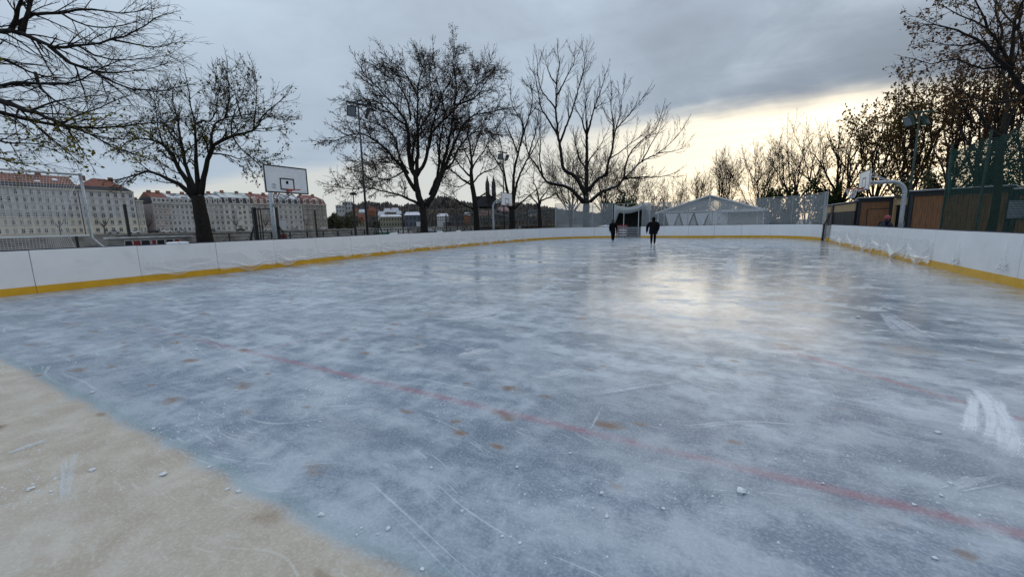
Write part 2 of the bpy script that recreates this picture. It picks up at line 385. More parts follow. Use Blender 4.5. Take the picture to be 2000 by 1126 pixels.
# bare sandy floor showing through clear ice: near apron and along the boards
wob = t.m('MULTIPLY', t.m('SUBTRACT', n2, .5), .22)
wob2 = t.m('MULTIPLY', t.m('SUBTRACT', n1, .5), .20)
yy = t.m('ADD', Y, t.m('ADD', wob, wob2))
apron = t.mapr(yy, 1.19, 1.07)
rim = t.m('MAXIMUM', t.mapr(t.m('ADD', X, wob2), 2.6, 4.9, 0, .75), t.mapr(t.m('SUBTRACT', t.m('SUBTRACT', X, wob2), t.m('MULTIPLY', Y, -.055)), -13.6, -15.0, 0, .8))
sand = t.mix(t.mapr(n2, .35, .7), (.42,.350,.270), (.56,.50,.415))
sand = t.mix(t.mapr(n1, .5, .72, 0, .45), sand, (.60,.56,.50))
sand = t.mix(t.mapr(n3, .42, .72, 0, .35), sand, (.70,.67,.62)); sand = t.mix(t.mapr(t.noise(pos, 140, 2, .5), .62, .72, 0, .4), sand, (.25,.21,.17))
sand = t.mix(t.m('MULTIPLY', cuts, .22), sand, (.74,.73,.70))
c = t.mix(rim, c, t.mix(frost, (.27,.245,.215), (.44,.42,.40)))
c = t.mix(apron, c, sand)
teal = t.m('MULTIPLY', t.mapr(t.m('ABSOLUTE', t.m('SUBTRACT', yy, 1.19)), .0, .08, 1, 0), .25)
c = t.mix(teal, c, (.16,.30,.28))
# rusty leaf stains
def stain(scale, loc, r0, r1, keep, amt, col, st=(1,1.7,1)):
    global c
    v = t.new('ShaderNodeTexVoronoi'); dv = t.mapping(pos, loc=loc, rot=(0,0,rad(30)), scale=st)
    dn = t.new('ShaderNodeVectorMath', operation='ADD'); t.put(dn.inputs[0], dv)
    sc = t.new('ShaderNodeVectorMath', operation='SCALE'); t.put(sc.inputs[0], t.noise(pos, 7, 3, .6, 0, 1)); sc.inputs[3].default_value = .16/scale*2
    t.l.new(sc.outputs[0], dn.inputs[1]); t.put(v.inputs['Vector'], dn.outputs[0]); v.inputs['Scale'].default_value = scale
    rr = t.sep(v.outputs['Color'])[0]
    k = t.m('MULTIPLY', t.m('MULTIPLY', t.mapr(v.outputs['Distance'], r0, r1, 1, 0), t.mapr(rr, keep, keep+.25)), amt)
    k = t.m('MULTIPLY', k, t.mapr(n2, .3, .62, .35, 1))
    c = t.mix(k, c, col)
stain(1.15, (.3,.8,0), .02, .19, .2, .9, (.21,.115,.055))
stain(2.2, (4.2,1.1,0), .02, .19, .3, .9, (.24,.14,.075))
stain(.62, (7.7,3.1,0), .05, .24, .45, .42, (.27,.19,.12))
# red line painted under the ice, and fainter arcs beyond it
redw = t.m('MULTIPLY', t.m('SUBTRACT', n2, .5), .035)
def line(dist, w0, w1, amt, col=(.43,.11,.13)):
    global c
    k = t.m('MULTIPLY', t.m('MULTIPLY', t.mapr(t.m('ABSOLUTE', t.m('ADD', dist, redw)), w0, w1, 1, 0), amt), t.mapr(t.m('ADD',t.m('MULTIPLY',fr,.6),t.m('MULTIPLY',n2,.4)), .40, .62, 1, .15))
    c = t.mix(k, c, col)
line(t.m('SUBTRACT', Y, 2.66), .004, .075, t.mapr(X, -9.5, -3.5, .10, .42))
def seg_line(a, b2, w0, w1, amt):
    a = np.array(a); b2 = np.array(b2); L = np.linalg.norm(b2-a); d = (b2-a)/L
    dx = t.m('SUBTRACT', X, float(a[0])); dy = t.m('SUBTRACT', Y, float(a[1]))
    s = t.m('ADD', t.m('MULTIPLY', dx, float(d[0])), t.m('MULTIPLY', dy, float(d[1])))
    q = t.m('SUBTRACT', t.m('MULTIPLY', dx, float(d[1])), t.m('MULTIPLY', dy, float(d[0])))
    inside = t.m('MULTIPLY', t.mapr(s, -.1, .2), t.mapr(s, L+.1, L-.3))
    line(q, w0, w1, t.m('MULTIPLY', inside, amt))
seg_line((.45,5.62),(2.4,3.85), .004, .085, .45)
seg_line((-5.1,2.66),(-5.12,3.9), .008, .06, .3)
t.put(b.inputs['Base Color'], c)
wet = t.m('MULTIPLY', t.mapr(crust, 0, 1, 1, .4), t.m('MULTIPLY', t.mapr(Y, 3.5, 7.5, .25, 1), t.mapr(t.m('ADD', t.m('MULTIPLY', ns, .6), t.m('MULTIPLY', n5, .5)), .46, .60, 1, .10)))
pool = t.m('MULTIPLY', t.m('MULTIPLY', t.mapr(t.m('ADD', X, t.m('MULTIPLY', n1, 2.0)), -7.0, -2.5), t.mapr(t.m('ADD', Y, t.m('MULTIPLY', n2, 3.0)), 5.4, 8.0)), t.mapr(n6, .50, .60, 1, .25))
wet = t.m('MAXIMUM', wet, t.m('MULTIPLY', pool, .92))
rough = t.mapr(wet, 0, 1, .46, .085, smooth=False)
rough = t.m('ADD', rough, t.m('MULTIPLY', t.m('SUBTRACT', n2, .5), .12))
t.put(b.inputs['Roughness'], t.m('MAXIMUM', rough, .06)); b.inputs['IOR'].default_value = 1.31
bn = t.new('ShaderNodeBump'); bn.inputs['Strength'].default_value = .30; bn.inputs['Distance'].default_value = .012
hgt = t.m('ADD', t.m('MULTIPLY', n2, .8), t.m('ADD', t.m('MULTIPLY', n3, .12), t.m('MULTIPLY', ns, .7)))
t.put(bn.inputs['Height'], hgt); t.l.new(bn.outputs[0], b.inputs['Normal'])
poly = [tuple(p) for p in resample(LEFT, 1.0)] + FARL[1:] + FARR[:1] + [tuple(p) for p in resample(FARR, 1.0)][1:] + RIGHT
MB().poly([(x, y, .0) for x, y in reversed(poly)]).top('ice', ice, kind='structure')

# white frost scraped up by blades: thin irregular sheets lying on the ice
def frost_mat(name, lo, hi, amt):
    frost_m = bpy.data.materials.new(name); frost_m.use_nodes = True; t = NT(frost_m.node_tree); b = t.n['Principled BSDF']
    b.inputs['Base Color'].default_value = (.78,.81,.85,1); b.inputs['Roughness'].default_value = .8
    uv = t.new('ShaderNodeUVMap').outputs[0]; U, V, _ = t.sep(uv)
    st = t.noise(t.comb(t.m('MULTIPLY', U, 1.2), t.m('MULTIPLY', V, 16), 0.0), 2.2, 5, .65, .2)
    fine = t.noise(t.new('ShaderNodeNewGeometry').outputs['Position'], 16, 5, .7)
    ed = t.m('MULTIPLY', t.mapr(t.m('ABSOLUTE', t.m('SUBTRACT', V, .5)), .12, .5, 1, 0), t.m('MULTIPLY', t.mapr(U, 0, .3), t.mapr(U, 1, .6)))
    big = t.noise(t.new('ShaderNodeNewGeometry').outputs['Position'], 5, 4, .65)
    val = t.m('ADD', t.m('ADD', t.m('MULTIPLY', st, .50), t.m('MULTIPLY', fine, .30)), t.m('ADD', t.m('MULTIPLY', ed, .42), t.m('MULTIPLY', big, .25)))
    t.put(b.inputs['Alpha'], t.m('MULTIPLY', t.m('MULTIPLY', t.mapr(val, lo, hi), t.mapr(ed, 0, .15)), amt))
    return frost_m
frost_soft = frost_mat('scraped_frost', .72, 1.14, .72); frost_hard = frost_mat('scraped_frost_thick', .60, .98, .92)
def scrape(pix, wid, label, strands=4, group='scraped frost marks on the ice'):
    rs = random.Random(label); base = resample([onz(x, y)[:2] for x, y in pix], .08); N = len(base); m = MB(); uvs = []
    for q in range(strands):
        a = int(N*rs.uniform(0,.30)) if q else 0; e = int(N*rs.uniform(.70,1.0)) if q else N
        if e-a < 4: a, e = 0, N
        off = wid*rs.uniform(-.55,.55)*(q > 0); wq = wid*(rs.uniform(.18,.55) if q else .8); ph = rs.uniform(0,9); i0 = len(m.v); n = e-a
        for k in range(n):
            p = base[a+k]; d = base[min(a+k+1,N-1)]-base[max(a+k-1,0)]; d /= np.linalg.norm(d)+1e-9; nr = np.array([-d[1], d[0]])
            u = k/(n-1); ww = wq*(.75+.25*math.sin(math.pi*u)+.18*math.sin(u*9+ph)+.08*math.sin(u*27+ph)); o_ = off*(.6+.6*u)+wid*.07*math.sin(u*6+ph)
            for s in (-1,1): m.v.append((p[0]+nr[0]*(o_+s*ww/2), p[1]+nr[1]*(o_+s*ww/2), .003+.0006*q)); uvs.append((u, (s+1)/2))
        for k in range(n-1): m.f.append((i0+2*k, i0+2*k+2, i0+2*k+3, i0+2*k+1))
    o = m.top('frost_mark', frost_hard if 'crescent of' in label else frost_soft, label, 'frost', group); me = o.data; ul = me.uv_layers.new(name='UVMap')
    for lp in me.loops: ul.data[lp.index].uv = uvs[lp.vertex_index]
    return o
scrape([(1880,735),(1915,760),(1945,795),(1966,840),(1964,880),(1940,912),(1910,930)], .30, 'broad white crescent of scraped frost crossing the faint red line near the right boards', 5)
scrape([(1060,772),(1150,770),(1250,757),(1330,744),(1400,725)], .16, 'long curved white blade scrape just beyond the red line')
scrape([(810,622),(890,620),(960,608),(1020,583)], .75, 'wide white frosty sweep on the open ice facing the riverside boards', 5)
scrape([(1015,735),(1060,738),(1100,728),(1140,712)], .22, 'short white frost smear between the blade scrape and the wide sweep')
scrape([(1425,492),(1432,520),(1440,550),(1462,590)], .34, 'pale frost streak running through the bright reflection')
scrape([(1715,600),(1750,625),(1800,660),(1860,700)], .35, 'straight pale frost streak slanting past the bright reflection towards the right boards')
scrape([(1830,968),(1880,950),(1940,930),(1990,915)], .10, 'thin white scrape trailing off the broad crescent')
scrape([(1140,860),(1160,825),(1185,775)], .035, 'thin straight blade cut crossing the red line')
scrape([(600,607),(700,590),(800,570),(900,553)], .35, 'faint long frost streak parallel to the riverside boards')
scrape([(1000,600),(1060,565),(1120,540)], .3, 'narrow frost streak running on from the wide sweep')
scrape([(760,685),(800,680),(860,672)], .35, 'small white frost patch on the blue-grey ice')
scrape([(870,700),(930,688),(980,670)], .4, 'cloudy frost patch next to the small white one')
scrape([(0,895),(60,870),(130,850)], .12, 'crumbly frost smear on the sandy apron')
scrape([(130,1000),(138,930),(150,860)], .09, 'dusty frost streak on the sandy apron')

# loose ice chunks
chunk_m = M('chunk_ice', (.72,.77,.80), .45, .08, 30, bump=.3)
CH = [(1447,961,9),(843,914,5),(758,1033,6.5),(903,999,6),(728,971,2),(628,1005,5.5),(1175,964,6),(320,927,6),(1010,912,4),(180,767,4),(467,960,5),(982,1047,4),(1113,885,4),(445,955,3.5),(410,912,4),(1185,1008,4.5),(1158,993,3.5),(1016,1060,3.5),(697,1044,2.5),(706,1031,3),(738,1043,3),(1295,993,3.5),(825,1111,4),(1857,945,5),(1838,968,4),(1832,845,4),(1826,1090,4),(1785,985,3),(447,740,3),(384,683,3),(675,740,3),(462,762,3),(300,838,4),(118,933,2),(60,955,4),(100,960,3),(181,918,4),(1675,620,4),(1515,897,3),(1095,957,3),(1608,944,3),(394,787,2.5),(602,831,2.5),(625,823,2.5),(1238,808,2.5),(1720,575,3)]
for i, (px, py, r) in enumerate(CH):
    p = onz(px, py); sc = np.linalg.norm(p-CAMP)/FPX*r*(.9 if i == 0 else .74); m = MB()
    blob(m, (0,0,sc*.45), sc, 7, 5, (random.uniform(.8,1.35), random.uniform(.65,1.1), .5), .32, i+100)
    big = i == 0
    o = m.top('ice_chunk', chunk_m, 'largest white ice chunk, lying alone between red line and apron' if big else ('small white ice chunk lying on the sandy apron' if p[1] < 1.1 else 'small white ice chunk lying right beside the red line' if abs(p[1]-2.66) < .3 else 'small white ice chunk between sandy edge and red line' if p[1] < 2.66 else 'small white ice chunk out beyond the red line'), 'ice chunk', 'loose ice chunks on the rink')
    o.location = (p[0], p[1], 0.0); o.rotation_euler = (0, 0, random.uniform(0,6))
V = []; F = []
for i in range(1500):                                 # crumbs nobody could count
    if i < 900: x, y = random.uniform(-9,4), random.uniform(.3,1)**1*7.5
    else:
        cx_, cy_ = random.choice([onz(630,770)[:2], onz(60,950)[:2], onz(1340,965)[:2], onz(1880,960)[:2], onz(900,800)[:2], onz(1080,1000)[:2], onz(400,830)[:2]])
        x, y = random.gauss(cx_,.22), random.gauss(cy_,.16)
    s_ = random.uniform(.002,.006)*(1 if random.random() < .9 else 1.6); b0 = len(V)
    V += [(x-s_,y-s_,.0),(x+s_,y-s_*.6,.0),(x+s_*.2,y+s_,.0),(x,y,s_*1.2)]; F += [(b0,b0+1,b0+3),(b0+1,b0+2,b0+3),(b0+2,b0,b0+3)]
o = bpy.data.objects.new('ice_crumbs', fastmesh('ice_crumbs', V, F, chunk_m)); COL.objects.link(o)
tag(o, 'tiny white ice crumbs scattered over the near ice', 'ice crumbs', kind='stuff')
# ================================================================== trees
bark_m = M('bark', (.024,.021,.019), .95, .35, 9, bump=.6, spec=.15)
bark2_m = M('bark_brown', (.035,.028,.023), .95, .35, 9, bump=.6, spec=.15)
twig_m = M('twig', (.026,.021,.019), .95, .2, 4, spec=.1)
def leafmat(name, col, var=.45, tl=.45):
    m = bpy.data.materials.new(name); m.use_nodes = True; t = NT(m.node_tree); t.n.remove(t.n['Principled BSDF'])
    ns = t.noise(t.new('ShaderNodeTexCoord').outputs['Object'], 3, 4, .6)
    cc = t.mix(t.mapr(ns, .3, .7), tuple(x*(1-var) for x in col), tuple(x*(1+var) for x in col))
    d = t.new('ShaderNodeBsdfDiffuse'); t.put(d.inputs[0], cc); tr = t.new('ShaderNodeBsdfTranslucent'); t.put(tr.inputs[0], cc)
    mx = t.new('ShaderNodeMixShader'); mx.inputs[0].default_value = tl; t.l.new(d.outputs[0], mx.inputs[1]); t.l.new(tr.outputs[0], mx.inputs[2])
    t.l.new(mx.outputs[0], t.n['Material Output'].inputs[0]); return m
leafy_m = leafmat('leaf_yellowgreen', (.20,.17,.035)); leafg_m = leafmat('leaf_olive', (.10,.10,.028)); leafb_m = leafmat('leaf_brown', (.13,.075,.036)); leafo_m = leafmat('leaf_rust_olive', (.15,.10,.035)); leafd_m = leafmat('leaf_evergreen', (.030,.045,.018), tl=.2)
UP = Vector((0,0,1))
def rvec():
    while True:
        v = Vector((random.uniform(-1,1), random.uniform(-1,1), random.uniform(-1,1)))
        if .05 < v.length_squared < 1: return v.normalized()
class Prm:
    def __init__(s, **k):
        s.seg = [.6,.42,.30,.2]; s.jit = [.10,.16,.20,.22]; s.trop = [.02,.04,.04,.03]; s.dens = [1.6,2.6,3.6]; s.ang = [rad(42),rad(42),rad(45)]
        s.ratio = [.5,.5,.5]; s.maxlev = 3; s.rmin = .008; s.l1 = 2.2; s.minl = .16; s.start = .2; s.leaf = 0.0; s.flat = 1.0
        s.__dict__.update(k)
def grow(S, E_, p, d, L, r, lev, q):
    n = max(1, int(L/q.seg[lev]+.5)); st = L/n; jit = q.jit[lev]; tr = q.trop[lev]
    for i in range(n):
        t0 = i/n; t1 = (i+1)/n
        d = (d + rvec()*jit + UP*tr).normalized(); e = p + d*st
        r0 = max(q.rmin, r*(1-.75*t0)); r1 = max(q.rmin*(.8 if lev < 2 else .45), r*(1-.75*t1))
        S.append((p.x,p.y,p.z,e.x,e.y,e.z,r0,r1))
        if lev < q.maxlev and t1 > q.start:
            k = q.dens[lev]*st; k = int(k) + (random.random() < k-int(k))
            for _ in range(k):
                cl = L*q.ratio[lev]*(1-.55*t1)*random.uniform(.6,1.25)
                if cl < q.minl: continue
                ax = d.cross(rvec())
                if ax.length_squared < 1e-4: continue
                a = q.ang[lev]*random.uniform(.6,1.3)
                cd = d*math.cos(a) + ax.normalized()*math.sin(a)
                f = random.random(); s0 = p.lerp(e, f)
                grow(S, E_, s0, cd, cl, max(q.rmin*(1 if lev < 1 else .8), r0*.5), lev+1, q)
        p = e
    if lev >= 1: E_.append((p.x,p.y,p.z,d.x,d.y,d.z))
def smooth_pts(pts, step):
    return resample([tuple(p) for p in pts], step)
def prisms(S, ns=3):
    A = np.array(S, np.float64); p0 = A[:,0:3]; p1 = A[:,3:6]; r0 = A[:,6]; r1 = A[:,7]
    d = p1-p0; d /= np.linalg.norm(d, axis=1, keepdims=True)+1e-9
    ref = np.where(np.abs(d[:,2:3]) > .8, np.array([[1.,0,0]]), np.array([[0,0,1.]]))
    a = np.cross(d, ref); a /= np.linalg.norm(a, axis=1, keepdims=True)+1e-9; b = np.cross(a, d)
    N = len(A); V = np.zeros((N, 2, ns, 3))
    for k in range(ns):
        an = 2*math.pi*k/ns; o = a*math.cos(an)+b*math.sin(an)
        V[:,0,k] = p0+o*r0[:,None]; V[:,1,k] = p1+o*r1[:,None]
    base = (np.arange(N)*2*ns)[:,None]; F = []
    for k in range(ns):
        F.append(np.concatenate([base+k, base+(k+1) % ns, base+ns+(k+1) % ns, base+ns+k], 1))
    return V.reshape(-1,3), np.concatenate(F, 0)
def leaves(pts, size):
    A = np.array(pts); N = len(A); a = rng.normal(size=(N,3)); a /= np.linalg.norm(a,axis=1,keepdims=True)
    b = np.cross(a, rng.normal(size=(N,3))); b /= np.linalg.norm(b,axis=1,keepdims=True)
    s = (size*rng.uniform(.6,1.3,size=N))[:,None]
    V = np.stack([A-a*s*.5, A+b*s*.34, A+a*s*.6, A-b*s*.34], 1).reshape(-1,3)
    return V, np.arange(N*4).reshape(N,4)
def make_tree(label, base, trunk, trunk_r, limbs, q, group, seed, mat=None, name='bare_tree', leafn=0.0, leaf_mat=None, leaf_size=.09, leaf_box=None, snow=False, cat='tree'):
    """trunk: world points; limbs: list of (world points, r0, r1)"""
    random.seed(seed); mat = mat or bark_m
    th = thing(name, label, cat, base, group); o0 = np.array(base, float); S = []; E_ = []
    tp = smooth_pts(trunk, .35); n = len(tp)
    rr = [trunk_r*(1.0+.28*max(0, 1-k/n*5) - .30*k/n) for k in range(n)]
    MB().tube(tp, rr, 10, noise=.06).build('trunk', mat, th, smooth=True)
    for li, (pts, r0, r1) in enumerate(limbs):
        lp = smooth_pts(pts, .4); n = len(lp)
        if n < 2: continue
        jf = min(.022, r0*.25)
        for k in range(1, n-1): lp[k] = lp[k] + rng.normal(size=3)*jf
        rr = [r1+(r0-r1)*(1-k/(n-1))**1.45 for k in range(n)]
        MB().tube(lp, rr, 6 if r0 < .12 else 8, noise=.05).build('limb', mat, th, smooth=True)
        if snow and r0 > .12:
            run = []
            for k in range(1, min(n-2, 14)):
                dd = lp[k+1]-lp[k]; ok = math.hypot(dd[0],dd[1])/(np.linalg.norm(dd)+1e-9) > .62 and random.random() < .9
                if ok: run.append((lp[k]+np.array([0,0,rr[k]*.72]), rr[k]*.5))
                if (not ok or k == min(n-2, 14)-1) and len(run) > 1:
                    MB().tube([r_[0] for r_ in run], [r_[1] for r_ in run], 6).build('snow_ridge', snow_m, th, smooth=True)
                if not ok: run = []
        tot = (n-1)*.4
        for k in range(1, n):
            f = k/(n-1); d = Vector(lp[k]-lp[k-1]).normalized()
            kk = q.dens[0]*.4*(.35+.75*f); cnt = int(kk)+(random.random() < kk-int(kk))
            if f < q.start: cnt = 0
            for _ in range(cnt):
                ax = d.cross(rvec()); 
                if ax.length_squared < 1e-4: continue
                a = q.ang[0]*random.uniform(.6,1.3); cd = d*math.cos(a)+ax.normalized()*math.sin(a)
                L = q.l1*random.uniform(.5,1.2)*(1.15-.54*f)
                grow(S, E_, Vector(lp[k-1]).lerp(Vector(lp[k]), random.random()), cd, L, max(q.rmin, min(rr[k]*.6, .012+.012*L)), 1, q)
        grow(S, E_, Vector(lp[-1]), Vector(lp[-1]-lp[-2]).normalized(), q.l1*.55, max(r1, q.rmin), 1, q)
    V, F = prisms(S); V -= o0
    c = linkobj('crown', fastmesh('crown', V, F, twig_m if mat is bark_m else mat), th); c['kind'] = 'stuff'
    if leafn > 0:
        E2 = [e for e in E_ if leaf_box is None or leaf_box(e)]
        pts = []
        for e in E2:
            k = int(leafn)+(random.random() < leafn-int(leafn))
            for _ in range(k):
                f = random.uniform(-.35,.03); pts.append((e[0]+e[3]*f+random.uniform(-.06,.06), e[1]+e[4]*f+random.uniform(-.06,.06), e[2]+e[5]*f-random.uniform(0,.10)))
        if pts:
            V, F = leaves(pts, leaf_size); l = linkobj('leaves', fastmesh('leaves', V-o0, F, leaf_mat or leafb_m), th); l['kind'] = 'stuff'
    return th
def trace(pix, d, dd=0.0, bow=0.0):
    n = len(pix); out = []
    for k, (x, y) in enumerate(pix):
        f = k/(n-1); out.append(P(x, y, d + dd*f**1.3 + bow*math.sin(math.pi*f)))
    return out
def px_tree(label, d, bx, trunk_px, tw, limbs_px, q, group, seed, autoz=True, **kw):
    """limbs_px: list of (pixels, r0 px, r1 px[, depth drift])"""
    s = d/FPX; base = G(bx, d); rs = random.Random(seed)
    limbs = []
    for it in limbs_px:
        pix, a, b_ = it[:3]; dd = it[3] if len(it) > 3 else rs.uniform(-.16,.16)*d*.6*min(1,len(pix)/6)
        limbs.append((trace(pix, d, dd, rs.uniform(-.02,.02)*d), a*s, b_*s))
    tr = [np.array(base)] + [P(x, y, d) for x, y in trunk_px]
    return make_tree(label, base, tr, tw*s, limbs, q, group, seed, **kw)
BT = 'bare trees along the riverbank'
# the big spreading tree behind the floodlight mast
px_tree('big round-crowned bare tree right behind the riverside floodlight mast', 31, 829, [(828,440),(826,412),(824,398)], 8.2, [
 ([(824,402),(814,367),(812,344),(803,324),(799,299),(798,265),(792,236),(775,212),(755,190),(735,168),(713,146),(702,128)], 6.2, .8, 0),
 ([(812,350),(816,300),(816,240),(816,190),(818,158),(827,135),(828,112)], 4.2, .7, 1.5),
 ([(816,190),(800,155),(785,135),(768,124)], 1.9, .6, -1.5),
 ([(814,343),(828,320),(836,289),(842,257),(856,208),(869,174),(889,150)], 4.0, .7, -3),
 ([(838,285),(848,253),(867,234),(888,214),(915,178),(932,152),(940,126)], 3.0, .6, 2.5),
 ([(832,402),(848,379),(857,354),(869,328),(878,303),(892,270),(908,240),(930,224),(957,219),(978,214)], 5.6, .8, -1),
 ([(857,354),(864,325),(872,297),(881,256),(886,220),(890,190),(891,165),(886,130),(888,92)], 3.6, .6, 3),
 ([(888,205),(910,198),(932,186),(953,154),(962,140)], 2.0, .6, -2),
 ([(812,372),(801,355),(789,332),(769,309),(754,291),(732,273),(711,262),(682,264),(660,274)], 4.2, .7, -3),
 ([(797,338),(783,314),(777,293),(771,268),(752,250),(730,240),(700,232)], 3.0, .6, 3.5),
 ([(818,398),(797,389),(781,381),(754,375),(719,367),(689,369),(662,366)], 2.8, .6, -4),
 ([(797,244),(777,236),(754,211),(734,197),(708,194),(690,200)], 2.2, .6, -2),
 ([(801,236),(801,222),(791,187),(770,156),(752,132)], 2.2, .6, 2),
 ([(840,380),(852,350),(858,318),(858,285),(864,250),(868,215),(860,180),(852,150),(848,122)], 3.4, .6, 4),
 ([(868,330),(885,316),(896,290),(920,262),(945,255),(965,262)], 2.4, .6, -4),
 ([(806,330),(806,300),(812,270),(826,240),(840,215),(845,185),(838,150),(845,118)], 2.8, .6, -4),
 ([(785,322),(765,318),(745,312),(722,315),(700,322)], 1.6, .5, 3),
 ([(789,334),(770,345),(750,352),(735,345),(715,350)], 1.6, .5, -3)],
 Prm(l1=2.7, dens=[5.2,6.0,6.6], minl=.1, rmin=.0125, trop=[.02,.03,.03,.02], ratio=[.5,.56,.55]), BT, 11, leafn=.30, leaf_mat=leafb_m, leaf_size=.12)
# slim trees
px_tree('slim straight bare tree between the big round-crowned tree and the farther hoop', 40, 931, [(930,420),(927,390),(922,360)], 6.2, [
 ([(923,368),(920,340),(921,318),(918,290),(914,262),(916,236)], 4.6, .5, 0),
 ([(919,360),(902,350),(877,328),(862,318)], 2.2, .5, -3), ([(918,344),(900,325),(885,305),(872,280)], 2.0, .5, 3),
 ([(922,330),(934,309),(949,289),(956,262)], 2.0, .5, -2), ([(924,357),(941,338),(963,330),(975,318)], 1.8, .5, 3),
 ([(925,408),(896,395),(882,383),(868,390)], 1.8, .4, -3), ([(931,390),(949,377),(962,384),(978,380)], 1.8, .4, 3),
 ([(920,322),(908,295),(898,270),(893,248)], 1.8, .4, 2), ([(920,310),(930,285),(938,262),(946,236)], 1.8, .4, -2),
 ([(921,350),(905,362),(890,365),(878,360)], 1.4, .4, -2)],
 Prm(l1=2.4, dens=[3.2,4.2,4.2], rmin=.0140), BT, 12)
px_tree('multi-stemmed bare tree directly behind the farther riverside hoop', 42, 1001, [(1000,430),(1000,408)], 7, [
 ([(998,412),(992,377),(984,338),(982,305),(976,272),(965,240)], 3.6, .5, -3),
 ([(1000,410),(1003,357),(1005,328),(1015,289),(1021,250),(1010,222),(1000,205),(997,176)], 4.0, .5, 0),
 ([(1002,405),(1009,359),(1027,316),(1040,295),(1052,270),(1056,240)], 3.2, .5, 3),
 ([(1016,285),(1024,255),(1034,225),(1040,190),(1036,168)], 2.2, .5, -3), ([(985,340),(972,318),(960,300),(948,282)], 1.8, .5, 2),
 ([(1003,408),(1019,395),(1052,367),(1065,352)], 2.2, .4, -3), ([(997,408),(980,392),(962,386)], 1.8, .4, 3),
 ([(1012,300),(1000,270),(990,245),(985,215)], 1.8, .4, 3)],
 Prm(l1=2.6, dens=[3.2,4.2,4.2], rmin=.0145, trop=[.03,.06,.07,.05]), BT, 13)
px_tree('small crooked bare tree where the mesh fence begins beyond the riverside boards', 50, 1055, [(1054,425),(1053,405)], 4.5, [
 ([(1053,408),(1045,392),(1030,380),(1018,384)], 2.2, .4, -2), ([(1053,405),(1058,385),(1070,370),(1078,345)], 2.4, .4, 2),
 ([(1053,405),(1050,375),(1042,350),(1045,325)], 2.4, .4, 0), ([(1056,392),(1075,385),(1092,372)], 1.8, .4, -2)],
 Prm(l1=2.6, dens=[3.2,4.0,3.6], rmin=.017), BT, 14)
# the great tree beyond the gate
px_tree('great bare tree with low snowy limbs and upright shoots beside the rink gate', 50, 1146, [(1145,430),(1145,405),(1146,392)], 8.2, [
 ([(1146,396),(1145,377),(1146,328),(1146,290),(1146,262)], 5.4, 2.6, 0),
 ([(1146,264),(1140,248),(1136,232),(1125,215),(1118,196)], 2.2, .5, -2), ([(1146,264),(1154,236),(1160,213),(1173,178),(1184,142)], 2.4, .5, 1),
 ([(1146,268),(1145,230),(1144,192),(1148,172)], 1.8, .5, 2), ([(1160,214),(1172,205),(1186,200)], 1.2, .4, 2),
 ([(1143,380),(1125,346),(1107,336),(1099,324),(1095,293),(1091,270),(1087,235),(1086,207),(1087,162),(1092,125),(1089,100)], 4.6, .6, 1),
 ([(1088,262),(1074,238),(1058,213),(1052,185),(1046,155),(1040,140)], 2.2, .5, -2), ([(1094,277),(1113,228),(1125,191),(1134,158),(1142,125),(1138,96)], 2.4, .5, 2),
 ([(1085,212),(1072,195),(1058,178),(1051,150),(1049,118)], 1.8, .5, -1), ([(1089,185),(1105,154),(1121,123),(1122,108)], 1.7, .5, -2),
 ([(1087,165),(1076,150),(1068,130),(1066,115)], 1.3, .4, 1),
 ([(1140,396),(1117,371),(1093,361),(1072,357),(1062,348),(1046,320),(1033,303),(1026,271),(1022,240)], 4.4, .6, -2),
 ([(1060,345),(1054,310),(1056,270),(1050,235)], 2.0, .5, 2), ([(1033,303),(1042,270),(1050,240),(1052,215)], 1.6, .4, 1),
 ([(1148,372),(1167,350),(1183,340),(1188,318),(1195,295),(1198,273)], 3.8, 1.8, -1),
 ([(1198,273),(1197,240),(1193,205),(1194,180)], 1.7, .5, -2), ([(1198,273),(1205,250),(1228,225),(1248,201),(1260,185)], 1.8, .5, 1), ([(1203,252),(1212,220),(1214,195),(1218,172)], 1.4, .4, 2),
 ([(1152,394),(1175,375),(1205,363),(1220,350),(1253,346),(1285,346),(1314,339)], 3.8, .6, -2),
 ([(1218,352),(1222,322),(1234,295),(1257,271),(1281,252),(1294,215)], 2.0, .5, 1), ([(1222,346),(1253,316),(1285,299),(1316,273),(1336,248)], 2.0, .5, 2),
 ([(1253,316),(1270,285),(1284,262),(1292,240)], 1.4, .4, -2), ([(1286,299),(1310,296),(1332,290)], 1.2, .4, 1), ([(1190,310),(1210,298),(1232,280),(1262,258)], 1.4, .4, -3),
 ([(1146,330),(1132,312),(1126,290),(1120,262)], 1.8, .5, 3), ([(1147,320),(1160,300),(1172,285),(1184,262)], 1.6, .5, -3), ([(1145,350),(1130,345),(1122,325)], 1.6, .4, 3)],
 Prm(l1=3.3, dens=[2.4,3.0,2.0], rmin=.0165, trop=[.05,.11,.14,.1], ang=[rad(34),rad(32),rad(34)], jit=[.08,.10,.12,.12], ratio=[.5,.45,.4]), BT, 15, snow=True)
